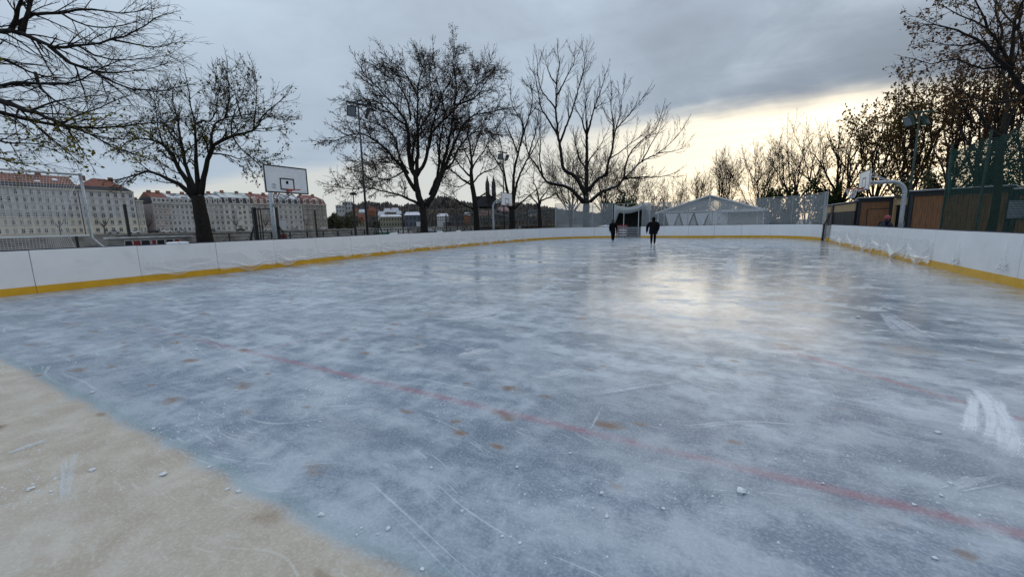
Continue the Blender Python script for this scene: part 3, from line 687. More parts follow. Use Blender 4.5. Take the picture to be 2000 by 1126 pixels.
# the pollarded lime by the nearer hoop
px_tree('leafy lime tree with thick trunk between graffiti wall and nearer riverside hoop', 19, 399, [(397,445),(391,410),(386,384)], 15, [
 ([(380,388),(362,370),(345,357),(318,345),(300,336),(284,333),(266,345),(250,346)], 6, 1.2, -1),
 ([(381,384),(372,366),(353,335),(333,298),(318,283),(302,275),(262,272),(226,292)], 5.5, .9, 1),
 ([(383,380),(376,355),(364,326),(356,287),(348,245),(340,205),(334,168)], 4.8, .7, 2),
 ([(386,380),(386,350),(382,310),(383,272),(380,241),(372,205),(366,165)], 5.5, .7, -1),
 ([(392,380),(398,345),(406,308),(417,284),(453,266),(495,254),(519,223),(550,195)], 6, .8, -1.2),
 ([(406,308),(414,278),(414,251),(435,232),(471,226),(498,222)], 3.4, .8, 1.5),
 ([(382,243),(398,236),(414,235),(424,205),(430,170)], 2.2, .6, -2),
 ([(440,232),(448,195),(446,160),(444,132)], 2.0, .5, .6), ([(471,227),(462,195),(456,165)], 1.6, .5, 1), ([(495,254),(500,215),(502,175),(500,152)], 1.8, .5, -.8),
 ([(455,266),(470,290),(500,315),(515,330)], 1.8, .5, -1), ([(410,300),(440,302),(470,310),(492,300)], 1.8, .5, 1.8),
 ([(356,290),(338,268),(318,240),(302,215)], 2.0, .5, 1), ([(318,283),(310,255),(306,225),(302,190)], 1.6, .5, -1),
 ([(453,266),(452,240),(460,215),(470,190),(478,165)], 1.8, .5, 1.6), ([(519,223),(535,230),(556,235)], 1.2, .5, .5)],
 Prm(l1=1.9, dens=[6.4,6.8,6.2], rmin=.0072, trop=[.03,.07,.05,.0], ratio=[.55,.5,.5], seg=[.45,.3,.2,.14], minl=.1), BT, 16, leafn=.75, leaf_mat=leafg_m, leaf_size=.11, leaf_box=lambda e: (e[2] < 6.3) or random.random() < .45)
# the overhanging lime at the far left
px_tree('overhanging lime tree with drooping branches and last yellow leaves above the catch net', 12.5, -150, [(-152,380),(-148,250),(-140,150)], 22, [
 ([(-140,160),(-90,95),(-40,62),(0,60),(45,66),(100,91),(151,88),(217,77),(272,57),(302,36)], 8, .9, -1.0),
 ([(96,90),(136,121),(181,139),(242,169),(302,178),(341,172)], 4, .8, -.6),
 ([(-140,180),(-80,120),(0,113),(60,142),(115,151),(160,150)], 6, .9, .6),
 ([(-140,220),(-70,185),(0,199),(60,217),(121,242),(169,260),(223,288),(262,300)], 8, .9, -.8),
 ([(-140,230),(-60,212),(0,220),(91,239),(181,251),(272,242),(347,233)], 6.5, .8, .9),
 ([(40,64),(51,30),(121,27),(181,18),(242,27),(290,18)], 4, .8, .6), ([(20,62),(30,35),(40,10),(48,-30)], 4.5, 2, -.5), ([(44,66),(50,35),(60,0),(66,-30)], 4, 2, .6),
 ([(-60,150),(0,166),(45,160),(121,163),(172,148),(235,118)], 4.4, .8, .2), ([(69,142),(75,169),(103,193),(136,212),(190,222)], 3, .7, -.8),
 ([(121,242),(150,225),(190,212),(240,190)], 2.4, .7, .8), ([(-120,260),(-40,262),(20,280),(70,282),(120,300)], 4.5, .7, -.5), ([(-100,290),(-30,300),(30,318),(90,322)], 3.5, .6, .8),
 ([(181,139),(230,142),(290,135),(330,122)], 2, .6, .4), ([(217,77),(262,86),(310,92),(338,84)], 2, .6, -.4), ([(150,88),(190,110),(240,118),(300,112)], 2, .6, .8), ([(121,27),(170,50),(230,52),(280,38)], 2, .6, -.8),
 ([(60,217),(100,200),(150,190),(200,185)], 2.4, .6, 1), ([(169,260),(200,268),(235,275),(250,260)], 2, .6, .5)],
 Prm(l1=1.7, dens=[6.2,6.0,4.0], rmin=.0048, trop=[-.0,-.035,-.03,-.0], ang=[rad(30),rad(32),rad(40)], ratio=[.55,.5,.5], seg=[.4,.24,.16,.12], jit=[.08,.13,.16,.2], minl=.09), BT, 17, leafn=.8, leaf_mat=leafy_m, leaf_size=.095, leaf_box=lambda e: (e[2] < 5.0 and random.random() < .9) or random.random() < .04)

# ------------------------------------------------------------------ generated trees for the park behind
def auto_tree(label, px, d, top_y, spread, seed, group, q=None, trunk_w=None, fork=.28, nl=11, **kw):
    rs = random.Random(seed); s = d/FPX; base = G(px, d); Ht = 1.5+(hz(px)-top_y)*s; spread_m = spread*s
    tw = trunk_w or Ht*.017; zf = Ht*fork; limbs = []
    tr = [base, base+np.array([rs.uniform(-.2,.2), rs.uniform(-.2,.2), zf*.5]), base+np.array([rs.uniform(-.4,.4), rs.uniform(-.4,.4), zf])]
    for k in range(nl):
        an = 2*math.pi*k/nl*1.0 + rs.uniform(-.4,.4) + k*2.4; f = rs.uniform(.15,1)**.6 if k > 1 else .15
        e = tr[2]+np.array([math.cos(an)*f*spread_m, math.sin(an)*f*spread_m, (Ht-zf)*(1.0-.45*f*f)*rs.uniform(.72,.98)])
        st = tr[1]+(tr[2]-tr[1])*rs.uniform(.3,1); pts = [st]
        for j in (.25,.5,.75):
            lin = st+(e-st)*j; bowl = np.array([math.cos(an), math.sin(an), -.5])*math.sin(math.pi*j)*(.10*f)*spread_m
            pts.append(lin+bowl+np.array([rs.uniform(-1,1), rs.uniform(-1,1), rs.uniform(-1,1)])*Ht*.022)
        pts.append(e); limbs.append((pts, tw*rs.uniform(.30,.48), max(.012, tw*.06)))
        if rs.random() < .8:
            b0 = pts[2]; e2 = b0+np.array([math.cos(an+rs.uniform(-1.6,1.6))*.4*spread_m, math.sin(an+rs.uniform(-1.6,1.6))*.4*spread_m, (Ht-b0[2])*rs.uniform(.35,.75)])
            limbs.append(([b0, (b0+e2)/2+np.array([rs.uniform(-.3,.3), rs.uniform(-.3,.3), rs.uniform(-.2,.5)]), e2], tw*.25, max(.012, tw*.06)))
    q = q or Prm(l1=max(1.6, Ht*.15), dens=[1.4,2.0,1.8], rmin=max(.009, s*.22), seg=[.7,.5,.4,.3], minl=.25)
    return make_tree(label, base, tr, tw, limbs, q, group, seed, **kw)
PK = 'park trees beyond the end boards'
def far_q(d, l1=2.6, **k): return Prm(**{**dict(l1=l1, dens=[2.4,3.2,2.6], rmin=d/FPX*.20, seg=[.8,.55,.42,.3], minl=.3), **k})
auto_tree('dense twiggy bare tree immediately behind the great snowy-limbed tree', 1115, 66, 265, 62, 21, PK, far_q(66, 3.0, dens=[2.8,3.4,2.6]), fork=.22, nl=14)
auto_tree('second dense bare tree crowding behind the great snowy-limbed tree', 1178, 70, 282, 58, 22, PK, far_q(70, 3.0, dens=[2.8,3.4,2.6]), fork=.22, nl=13)
auto_tree('brownish bare tree over the goal catch net', 1232, 74, 318, 55, 23, PK, far_q(74, 2.8, dens=[2.8,3.4,2.6]), fork=.2, nl=13, leafn=.5, leaf_mat=leafb_m, leaf_size=.2)
auto_tree('low thin bare tree over the left slope of the tent roof', 1318, 78, 338, 30, 24, PK, far_q(78), nl=10, fork=.18, leafn=.3, leaf_mat=leafb_m, leaf_size=.2)
auto_tree('thin bare tree left of the tent ridge', 1362, 80, 326, 34, 25, PK, far_q(80), nl=11, fork=.18)
auto_tree('tall pale upright bare tree above the tent ridge', 1412, 76, 298, 36, 26, PK, far_q(76, 3.2, trop=[.05,.1,.1,.06]), nl=13, fork=.15)
auto_tree('rounded bare tree above the right tent eave', 1478, 64, 276, 66, 27, PK, far_q(64, 2.8, dens=[2.8,3.4,2.6]), nl=15, fork=.2)
auto_tree('tall angular bare tree behind the mesh fence', 1548, 58, 232, 75, 28, PK, far_q(58, 2.8), nl=14, fork=.22)
auto_tree('gnarled wide bare tree with thick limbs over the tan container', 1632, 48, 218, 92, 29, PK, far_q(48, 2.4, dens=[2.8,3.4,2.6]), trunk_w=.36, nl=13, fork=.25)
RK = 'leaf-holding trees behind the cabins'
lq = dict(dens=[2.6,3.2,2.6])
auto_tree('brown-leaved tree over the right hoop', 1706, 42, 178, 85, 31, RK, far_q(42, 2.2, **lq), nl=12, fork=.2, leafn=4.2, leaf_mat=leafo_m, leaf_size=.19)
auto_tree('rusty-leaved tree behind the right floodlight mast', 1772, 38, 128, 90, 32, RK, far_q(38, 2.2, **lq), nl=12, fork=.2, leafn=4.4, leaf_mat=leafo_m, leaf_size=.18)
auto_tree('olive-tinged tree between floodlight mast and green net', 1838, 34, 95, 90, 33, RK, far_q(34, 2.1, **lq), nl=12, fork=.2, leafn=4.2, leaf_mat=leafb_m, leaf_size=.17)
auto_tree('brown-leaved tree above the green-netted cabin', 1905, 30, 40, 95, 34, RK, far_q(30, 2.0, **lq), nl=12, fork=.2, leafn=3.0, leaf_mat=leafb_m, leaf_size=.15)
auto_tree('tall brown-leaved tree filling in behind the netted trunk', 2010, 27, 0, 115, 35, RK, far_q(27, 2.0, **lq), nl=12, fork=.2, leafn=3.0, leaf_mat=leafb_m, leaf_size=.15)
px_tree('thick forked tree standing inside the green net', 17.5, 1938, [(1945,400),(1952,320),(1956,262)], 7, [
 ([(1956,270),(1963,220),(1966,180),(1960,140),(1962,90)], 4, 1, 1), ([(1957,268),(1975,225),(2000,186),(2030,150)], 5, 1, -1), ([(1953,285),(1985,250),(2020,235)], 4, 1, 1),
 ([(1955,272),(1935,250),(1915,225),(1893,187),(1906,149)], 4, .8, -1), ([(1950,300),(1915,300),(1880,262),(1860,215)], 3.5, .8, 1), ([(1948,330),(1975,318),(2020,300)], 3, .8, -1)],
 Prm(l1=1.5, dens=[2.6,3.0,2.2], rmin=.008, seg=[.4,.3,.22,.16]), RK, 36, leafn=1.0, leaf_mat=leafb_m, leaf_size=.10, snow=True)
px_tree('overhanging dark-leaved tree reaching in above the cabins', 14, 2075, [(2070,400),(2060,300),(2040,220)], 16, [
 ([(2040,220),(2000,176),(1973,136),(1946,112),(1914,83),(1877,64),(1832,48),(1792,53)], 6, .8, -.6),
 ([(1973,135),(1954,88),(1930,62),(1906,43),(1866,27),(1840,10)], 3.4, .7, .8), ([(1973,134),(1981,53),(2000,0),(2010,-40)], 4, 1.5, -.8),
 ([(1975,138),(1957,131),(1914,133),(1866,115),(1826,125),(1795,118)], 3, .7, .9), ([(1946,112),(1955,60),(1945,20),(1950,-30)], 3, 1, .5),
 ([(2010,186),(1985,195),(1950,200),(1905,190),(1860,170)], 3, .7, -.8), ([(1914,83),(1885,90),(1850,88),(1820,82)], 2, .6, .8), ([(1930,62),(1915,20),(1900,-10),(1890,-40)], 2.4, .8, -.6),
 ([(2000,100),(1990,60),(1965,30),(1940,0)], 3, .8, 1)],
 Prm(l1=1.5, dens=[5.0,5.0,3.6], rmin=.0066, seg=[.35,.26,.18,.14], minl=.1), RK, 37, leafn=2.6, leaf_mat=leafb_m, leaf_size=.09)

# evergreen shrubs and dark undergrowth
def shrub(label, px, d, py_top, wpx, seed, mat=leafd_m, n=2600, size=.22, name='evergreen_shrub', group='evergreen undergrowth'):
    rs = np.random.default_rng(seed); s = d/FPX; base = G(px, d); Ht = 1.5+(hz(px)-py_top)*s; wd = wpx*s
    th = thing(name, label, 'shrub', base, group); m = MB(); random.seed(seed)
    for k in range(6):
        a = k*1.05; m.tube([base, base+np.array([math.cos(a)*wd*.15, math.sin(a)*wd*.15, Ht*.4]), base+np.array([math.cos(a)*wd*.32, math.sin(a)*wd*.32, Ht*.75])], [.06,.04,.015], 5)
    m.build('stem', bark_m, th)
    nb = 26; C = rs.uniform(-1,1,size=(nb,3)); C /= np.maximum(1, np.linalg.norm(C,axis=1,keepdims=True)); C[:,2] = np.abs(C[:,2])*.5+.35*rs.uniform(0,1,nb)
    Rb = rs.uniform(.16,.34,nb); k = rs.integers(0, nb, n); D = rs.normal(size=(n,3)); D /= np.linalg.norm(D,axis=1,keepdims=True)
    pts = (C[k]+D*(Rb[k]*rs.uniform(.3,1,n)**.5)[:,None])*np.array([wd*.5, wd*.5, Ht*.86]); pts[:,2] = np.clip(pts[:,2], .05, None)
    V, F = leaves(pts, size); l = linkobj('foliage', fastmesh('foliage', V, F, mat), th); l['kind'] = 'stuff'
    return th
shrub('dark evergreen shrub behind the goal catch net', 1212, 56, 352, 70, 51, M('leaf_conifer', (.035,.055,.018), .7, .5, 2), 5000, .26)
shrub('dark undergrowth shrub behind the right tent eave', 1510, 52, 322, 70, 52, leafd_m, 4500, .25)
shrub('broad dark evergreen shrub behind the mesh fence', 1575, 48, 318, 80, 53, leafd_m, 6000, .24)
shrub('dark evergreen shrub over the tan container', 1650, 44, 318, 70, 54, leafd_m, 5000, .22)
shrub('olive ivy-grown shrub over the door cabin', 1790, 30, 290, 90, 55, M('leaf_ivy', (.055,.055,.018), .6, .5, 2), 6000, .17)
shrub('deep green ivy-grown shrub above the netted cabin', 1885, 28, 285, 110, 56, leafd_m, 11000, .15)
shrub('tallest dark evergreen shrub at the edge of the netted cabin', 1985, 25, 255, 140, 57, leafd_m, 15000, .14)
for i, (px, d, pt, wp) in enumerate(((1300,90,372,60),(1360,95,378,60),(1430,88,372,60),(1265,85,380,40))):
    shrub(('low brown thicket behind the gate end of the tent','low brown thicket behind the tent ridge','low brown thicket behind the right slope of the tent','low brown thicket behind the catch net frame')[i], px, d, pt, wp, 60+i, leafb_m, 2600, .35, 'thicket', 'thickets behind the tent')
# ================================================================== court and rink furniture
white_m = M('paint_white', (.74,.76,.78), .4, .05, 3, col2=(.62,.64,.66), mixlo=.55, mixhi=.8)
black_m = M('paint_black', (.012,.013,.016), .45, .2, 5)
iron_m = M('iron_dark', (.014,.016,.018), .5, .3, 6)
green_m = M('paint_green', (.012,.040,.030), .45, .25, 5)
orange_m = M('rim_orange', (.42,.07,.035), .4, .1, 5)
net_m = M('net_white', (.70,.71,.72), .8, .08, 5)
def hoop(label, xb, yc, zb, zt, face, px_, w=1.8, arm=1.25, pole_r=.085, goose=False, mark=False, net=True, group='basketball hoops round the rink'):
    """backboard in the plane x = xb facing the +x (face=1) or -x (face=-1) side"""
    th = thing('basketball_hoop', label, 'basketball hoop', (px_, yc, 0), group); f = face
    bb = MB().box((xb-f*.02, yc, (zb+zt)/2), (.04, w, zt-zb)).build('backboard', white_m, th)
    x1 = xb+f*.002; lt = .05
    def frame(y0, y1, z0, z1, nm):
        m = MB()
        for (a, b_, c_, d_) in ((y0,y1,z0,z0+lt),(y0,y1,z1-lt,z1),(y0,y0+lt,z0+lt,z1-lt),(y1-lt,y1,z0+lt,z1-lt)): m.box((x1, (a+b_)/2, (c_+d_)/2), (.006, b_-a, d_-c_))
        m.build(nm, black_m, bb)
    frame(yc-w/2, yc+w/2, zb, zt, 'border'); frame(yc-.30, yc+.30, zb+.13, zb+.13+.46, 'target_square')
    if mark:
        m = MB()
        for a0 in (.2, 3.35):
            pts = [(x1+f*.002, yc-w*.31+.085*math.cos(a0+k*.27), zb+.25+.085*math.sin(a0+k*.27)) for k in range(10)]; m.tube(pts, .007, 4)
        for s in (-1,1): m.box((x1+f*.003, yc-w*.31, zb+.25+s*.028), (.004,.07,.014))
        m.build('maker_mark', black_m, bb)
    rz = zb+.12; rc = np.array([xb+f*.40, yc, rz])
    ring = [rc+np.array([.225*math.cos(2*math.pi*k/20), .225*math.sin(2*math.pi*k/20), 0]) for k in range(21)]
    rim = MB().tube(ring, .014, 6, caps=False).build('rim', orange_m, th, smooth=True)
    MB().box((xb+f*.09, yc, rz-.02), (.18,.13,.07)).build('bracket', orange_m, rim)
    if net:
        m = MB()
        for k in range(12):
            for sg in (-1,1):
                pts = []
                for j in range(5):
                    a = 2*math.pi*(k+sg*j*.5)/12; r = .22-.026*j; pts.append(rc+np.array([r*math.cos(a), r*math.sin(a), -.105*j]))
                m.tube(pts, .007, 3, caps=False)
        m.build('hoop_net', net_m, th)
    za = (zb+zt)/2-.10
    if goose:
        pts = [(px_, yc, 0), (px_, yc, zb*.5), (px_, yc, za-.55)]
        for k in range(1,7):
            a = math.pi/2*k/6; pts.append((px_+f*.5*(1-math.cos(a)), yc, za-.5+.5*math.sin(a)))
        pts.append((xb-f*.05, yc, za)); MB().tube(pts, pole_r, 10).build('pole', steel_m, th, smooth=True)
        m = MB().tube([(xb-f*.05, yc-.45, za+.42), (px_+f*.55, yc, za+.04)], .022, 6).tube([(xb-f*.05, yc+.45, za+.42), (px_+f*.55, yc, za+.04)], .022, 6); m.build('brace', steel_m, th)
    else:
        MB().tube([(px_, yc, 0), (px_, yc, zt-.35)], pole_r, 10).build('pole', steel_m, th, smooth=True)
        m = MB().box(((px_+xb)/2, yc, za), (abs(xb-px_), .10, .12)); m.build('arm', steel_m, th)
        MB().tube([(px_, yc, zb-.5), (xb-f*.04, yc-.3, za-.35)], .025, 6).tube([(px_, yc, zb-.5), (xb-f*.04, yc+.3, za-.35)], .025, 6).build('brace', steel_m, th)
    return th
hoop('white basketball backboard with black border and orange rim beside the leafy lime tree', -15.9, 10.27, 2.92, 3.97, 1, -17.1, mark=True, net=False)
hoop('smaller-looking basketball hoop on a grey gooseneck pole behind the riverside boards', -16.6, 29.4, 3.03, 4.08, 1, -17.95, goose=True, net=False)
hoop('basketball hoop with net on a thick grey gooseneck pole before the wooden cabins', 5.0, 24.55, 2.72, 3.62, -1, 6.45, goose=True, pole_r=.085)

# floodlight masts
lamp_glass = M('lamp_glass', (.16,.18,.20), .12, .1, 9)
def mast(label, base, h, dirs, aim, mat, r=.07):
    th = thing('floodlight_mast', label, 'floodlight', base, 'floodlight masts round the rink'); b0 = np.array(base)
    MB().tube([b0, b0+[0,0,h*.5], b0+[0,0,h]], [r, r*.85, r*.6], 8).build('mast', mat, th, smooth=True)
    d = np.array(dirs, float); d /= np.linalg.norm(d)
    MB().box(b0+[0,0,h+.03], (1.3,.09,.09), d, (-d[1],d[0],0)).build('crossbar', mat, th)
    for s, am in zip((-1,1), aim):
        am = np.array(am, float); am /= np.linalg.norm(am); c = b0+d*s*.42+np.array([0,0,h-.38])+am*.12
        ux = np.cross(am, [0,0,1.]); ux /= np.linalg.norm(ux); uz = np.cross(ux, am)
        hd = MB().box(c, (.46,.16,.52), ux, am, uz).build('lamp_head', mat, th)
        MB().box(c+am*.083, (.38,.006,.44), ux, am, uz).build('lens', lamp_glass, hd)
        MB().box(c-am*.1+uz*.18, (.06,.1,.28), ux, am, uz).build('bracket', mat, th)
mast('tall black floodlight mast with two lamps against the big round-crowned tree', G(717,23.6), 8.3, (.35,1,0), ((.75,-.45,-.45),(.75,.75,-.5)), black_m)
mast('black floodlight mast seen through the multi-stemmed tree behind the farther hoop', G(985,39), 8.2, (.2,1,0), ((.8,-.5,-.5),(.6,.9,-.5)), black_m)
mast('dark green floodlight mast beside the right hoop', G(1771,23.5), 7.25, (.9,.3,0), ((-.8,-.55,-.5),(-.9,.6,-.5)), green_m)

# ball catch net at the far left
cx0 = -17.4
th = thing('catch_net', 'tall white ball-catch net on a grey bent pole at the riverside boards', 'catch net', (cx0, 4.75, 0))
MB().tube([(cx0-.05,4.75,3.28),(cx0,4.75,2.2),(cx0,4.75,1.35),(cx0+.05,4.9,1.12),(cx0+.1,5.15,.9),(cx0+.1,5.2,0)], .04, 8).build('post', steel_m, th, smooth=True)
MB().tube([(cx0,-3.9,0),(cx0,-3.9,3.28)], .04, 8).build('post', steel_m, th, smooth=True)
MB().tube([(cx0-.02,-3.9,3.24),(cx0-.03,4.75,3.24)], .03, 6).build('crossbar', steel_m, th, smooth=True)
m = MB()
def netp(u, v):        # u along y, v up
    y = -3.9 + 8.6*u; z = .35 + 2.80*v
    y -= .42*math.sin(math.pi*min(1,v*1.0))*max(0,(u-.9)/.1)
    x = cx0 - .25*math.sin(math.pi*u)*math.sin(math.pi*v) - .35*(1-v)**2
    return (x, y, z - .05*math.sin(math.pi*u))
nu, nv = 130, 44
for i in range(nu+1): m.tube([netp(i/nu, j/9) for j in range(10)], .0036, 3, caps=False)
for j in range(nv+1): m.tube([netp(i/24, j/nv) for i in range(25)], .0036, 3, caps=False)
m.build('net', net_m, th)
MB().tube([netp(1, j/14) for j in range(15)], .008, 5).build('edge_cord', net_m, th)
MB().tube([(-20.5,-6,1.38),(-20.5,5.6,1.42)], .035, 6).top('barrier_pipe', white_m, 'long white barrier pipe behind the catch net', 'pipe')
m2 = bpy.data.objects['barrier_pipe']
for y in (-5.5,0,5.2):
    MB().tube([(-20.5,y,0),(-20.5,y,1.4)], .04, 6).build('support', iron_m, m2)
# graffiti wall: low concrete wall with sprayed blocks
wx = -23.0; gy0, gy1 = onx(240, 470, wx)[1], onx(352, 465, wx)[1]
conc_m = M('concrete', (.24,.235,.225), .9, .25, 3, bump=.4)
th = thing('graffiti_wall', 'low concrete wall sprayed with red and black graffiti left of the leafy lime', 'wall', (wx, (gy0+gy1)/2, 0))
MB().box((wx-.15, (gy0+gy1)/2, .62), (.3, gy1-gy0+.9, 1.24)).build('wall_body', conc_m, th)
MB().box((wx-.15, (gy0+gy1)/2, 1.28), (.42, gy1-gy0+1.0, .08)).build('coping', M('coping_snow', (.55,.55,.55), .8, .2, 4), th)
sp_r = M('spray_red', (.24,.018,.02), .7, .25, 6); sp_k = M('spray_black', (.012,.012,.014), .7, .2, 6); sp_w = M('spray_white', (.62,.62,.6), .7, .15, 6)
L = gy1-gy0; xs = wx+.004
for k, (a, b_, c_) in enumerate(((.02,.16,'k'),(.17,.27,'r'),(.30,.45,'k'),(.46,.54,'r'),(.57,.68,'k'),(.74,.86,'k'),(.86,.99,'r'))):
    y0, y1 = gy0+L*a, gy0+L*b_; sl = .06*random.uniform(-1,1)
    z0, z1 = .62, 1.13
    MB().poly([(xs,y0,z0),(xs,y1,z0),(xs,y1-sl,z1),(xs,y0+sl*.5,z1)]).build('spray_patch', {'k':sp_k,'r':sp_r}[c_], th)
    q_ = [(xs+.004,y0-.02,z0-.02),(xs+.004,y1+.02,z0-.02),(xs+.004,y1-sl+.02,z1+.02),(xs+.004,y0+sl*.5-.02,z1+.02)]
    m = MB()
    for i in range(4):
        m.tube([q_[i], q_[(i+1) % 4]], .014, 4)
    m.build('spray_outline', sp_w, th)

# iron railing along the river edge
rx = -26.2
th = thing('iron_railing', 'black iron railing with crossed bars along the river edge', 'railing', (rx, 30, 0))
p_post = MB().box((0,0,.66), (.07,.07,1.32)).mesh('post', iron_m)
pl = 1.25; NP = 44; y0 = 8.0
m = MB()
for a, b_ in (((0,.08,.30),(0,pl-.08,1.08)), ((0,.08,1.08),(0,pl-.08,.30))): m.tube([a,b_], .016, 4)
m.tube([(0,pl/2+.17*math.cos(k*math.pi/5), .69+.17*math.sin(k*math.pi/5)) for k in range(11)], .014, 4, caps=False)
p_x = m.mesh('cross_panel', iron_m)
m = MB().tube([(0,0,1.12),(0,pl,1.12)], .014, 4); p_mid = m.mesh('middle_rail', iron_m)
for k in range(NP+1): inst('post', p_post, th, (rx, y0+k*pl, 0))
for k in range(NP): inst('cross_panel', p_x, th, (rx, y0+k*pl, 0)); inst('middle_rail', p_mid, th, (rx, y0+k*pl, 0))
MB().box((rx, y0+NP*pl/2, 1.32), (.075, NP*pl, .05)).build('top_rail', iron_m, th)
MB().box((rx, y0+NP*pl/2, .26), (.05, NP*pl, .04)).build('bottom_rail', iron_m, th)

# fence posts with braces behind the riverside boards
def post(px, d, top_y, r=.05, brace=0, label='plain black fence post standing behind the riverside boards', name='fence_post', cap=None):
    b0 = G(px, d); h = 1.5+(hz(px)-top_y)*d/FPX
    th = thing(name, label, 'post', b0, 'black fence posts behind the riverside boards')
    MB().tube([b0, b0+[0,0,h]], r, 6).build('post', iron_m, th)
    MB().lathe(b0+[0,0,h], [(r*1.15,0),(r*1.15,.03),(r*.3,.06)], 6).build('cap', iron_m, th)
    for s in ((-1,1) if brace == 2 else ([brace] if brace else [])):
        MB().tube([b0+[0,0,h*.72], b0+[0,s*.95,0]], r*.7, 6).build('brace', iron_m, th)
    return th
post(252, 17.5, 402, .06, label='lone black fence post in front of the graffiti wall')
post(618, 26, 412, .06, label='black fence post between the nearer hoop and the street lamp')
post(693, 27, 400, .05, label='black fence post close beside the street lamp')
post(738, 29, 413, .05, 2, label='black fence post braced on both sides next to the floodlight mast')
post(787, 33, 412, .05, label='plain black fence post left of the big round-crowned tree')
post(872, 34, 420, .05, label='short black fence post just right of the big round-crowned tree')
post(893, 36, 410, .05, label='black fence post left of the slim straight tree')
post(955, 40, 410, .05, label='black fence post left of the farther riverside hoop')
post(1030, 46, 408, .05, label='black fence post right of the farther riverside hoop')
# gate frame beside the nearer hoop
d_ = 21.0
th = thing('gate_frame', 'tall black gate frame with diagonal braces beside the nearer hoop', 'gate', G(520,d_))
pa, pb = G(500,d_), G(541,d_)
for p_, w_ in ((pa,.16),(pb,.19)): MB().box(p_+[0,0,1.32], (w_,w_,2.64)).build('post', iron_m, th)
pc, pd = G(508,d_), G(513,d_); dv = (pb-pa)/np.linalg.norm(pb-pa)
for p_ in (pc, pd): MB().tube([p_, p_+[0,0,2.58]], .03, 6).build('stile', iron_m, th)
MB().tube([pa+[0,0,2.56], pb+[0,0,2.56]], .028, 6).build('head_bar', iron_m, th)
MB().tube([pa+[0,0,1.9], pa-dv*.75], .04, 6).build('brace', iron_m, th)
MB().tube([pb+[0,0,1.9], pb+dv*.95], .04, 6).build('brace', iron_m, th)
pn = G(552,21.5); nv_ = np.array([.75,-.65,0]); nv_ /= np.linalg.norm(nv_); uu = np.array([-nv_[1], nv_[0], 0])
th = thing('notice_board', 'small plain white notice board on a post beside the gate frame', 'sign', pn)
MB().tube([pn, pn+[0,0,1.9]], .03, 6).build('post', iron_m, th)
MB().box(pn+[0,0,1.72]+nv_*.04, (.36,.02,.50), uu, nv_).build('board', white_m, th)
pn = G(551,22.5)
MB().box(pn+[0,0,.62], (.42,.2,1.24), uu, nv_).top('waste_bin', M('bin_red', (.16,.03,.03), .6, .3, 5), 'dull red waste bin half hidden by the boards at the gate frame', 'bin')
pn = G(818,36); th = thing('white_sign', 'square white sign panel at the foot of the big round-crowned tree', 'sign', pn)
MB().tube([pn, pn+[0,0,2.0]], .03, 6).build('post', iron_m, th); MB().box(pn+[0,0,1.72]+nv_*.04, (.40,.02,.40), uu, nv_).build('board', white_m, th)
# street lamp
b0 = G(695, 30); h = 1.5+(hz(690)-383)*30/FPX
th = thing('street_lamp', 'slim street lamp with a flat round head beside the floodlight mast', 'street lamp', b0)
MB().tube([b0, b0+[0,0,h]], [.06,.035], 8).build('pole', iron_m, th)
MB().lathe(b0+[0,0,h], [(.05,0),(.22,.05),(.25,.12),(.16,.2),(.03,.24)], 12).build('lamp_head', iron_m, th, smooth=True)

# mesh fence on top of the end boards
mesh_m = bpy.data.materials.new('mesh_fence_mat'); mesh_m.use_nodes = True; t = NT(mesh_m.node_tree); b = t.n['Principled BSDF']
b.inputs['Base Color'].default_value = (.40,.42,.43,1); b.inputs['Roughness'].default_value = .8
t.put(b.inputs['Alpha'], t.mapr(t.noise(t.new('ShaderNodeTexCoord').outputs['Object'], 1.2, 4, .6), .3, .7, .42, .54))
def meshfence(path, ztop, label, zsag=.06):
    pts = resample(path, 1.0); n = len(pts); c0 = pts[0]
    th = thing('mesh_fence', label, 'fence', (c0[0], c0[1], 0))
    k0 = 0; step = 2
    while k0 < n-1:
        k1 = min(n-1, k0+step); m = MB()
        for k in range(k0, k1+1): m.v += [(pts[k][0], pts[k][1], BH+.03), (pts[k][0], pts[k][1], ztop-zsag*math.sin(math.pi*(k-k0)/(k1-k0)))]
        for k in range(k1-k0): m.f.append((2*k,2*k+2,2*k+3,2*k+1))
        m.build('mesh_panel', mesh_m, th)
        MB().tube([(pts[k0][0], pts[k0][1], 0), (pts[k0][0], pts[k0][1], ztop+.04)], .028, 6).build('post', steel_m, th)
        k0 = k1
    MB().tube([(pts[-1][0], pts[-1][1], 0), (pts[-1][0], pts[-1][1], ztop+.04)], .028, 6).build('post', steel_m, th)
    MB().tube([(p[0], p[1], ztop+.02) for p in pts], .012, 5).build('top_wire', steel_m, th)
off = .17
meshfence([(-15.95,38.0),(-14.6,39.35),(-12.9,40.55),(-11.0,40.95)], 3.4, 'grey mesh fence on the curved end boards before the great bare tree')
meshfence([(-8.1,40.95),(-3,40.9),(1.3,40.8),(2.85,40.4),(4.05,39.35),(4.92,37.8),(5.28,36.1),(5.3,34.9)], 3.3, 'long grey mesh fence above the end boards in front of the tent')
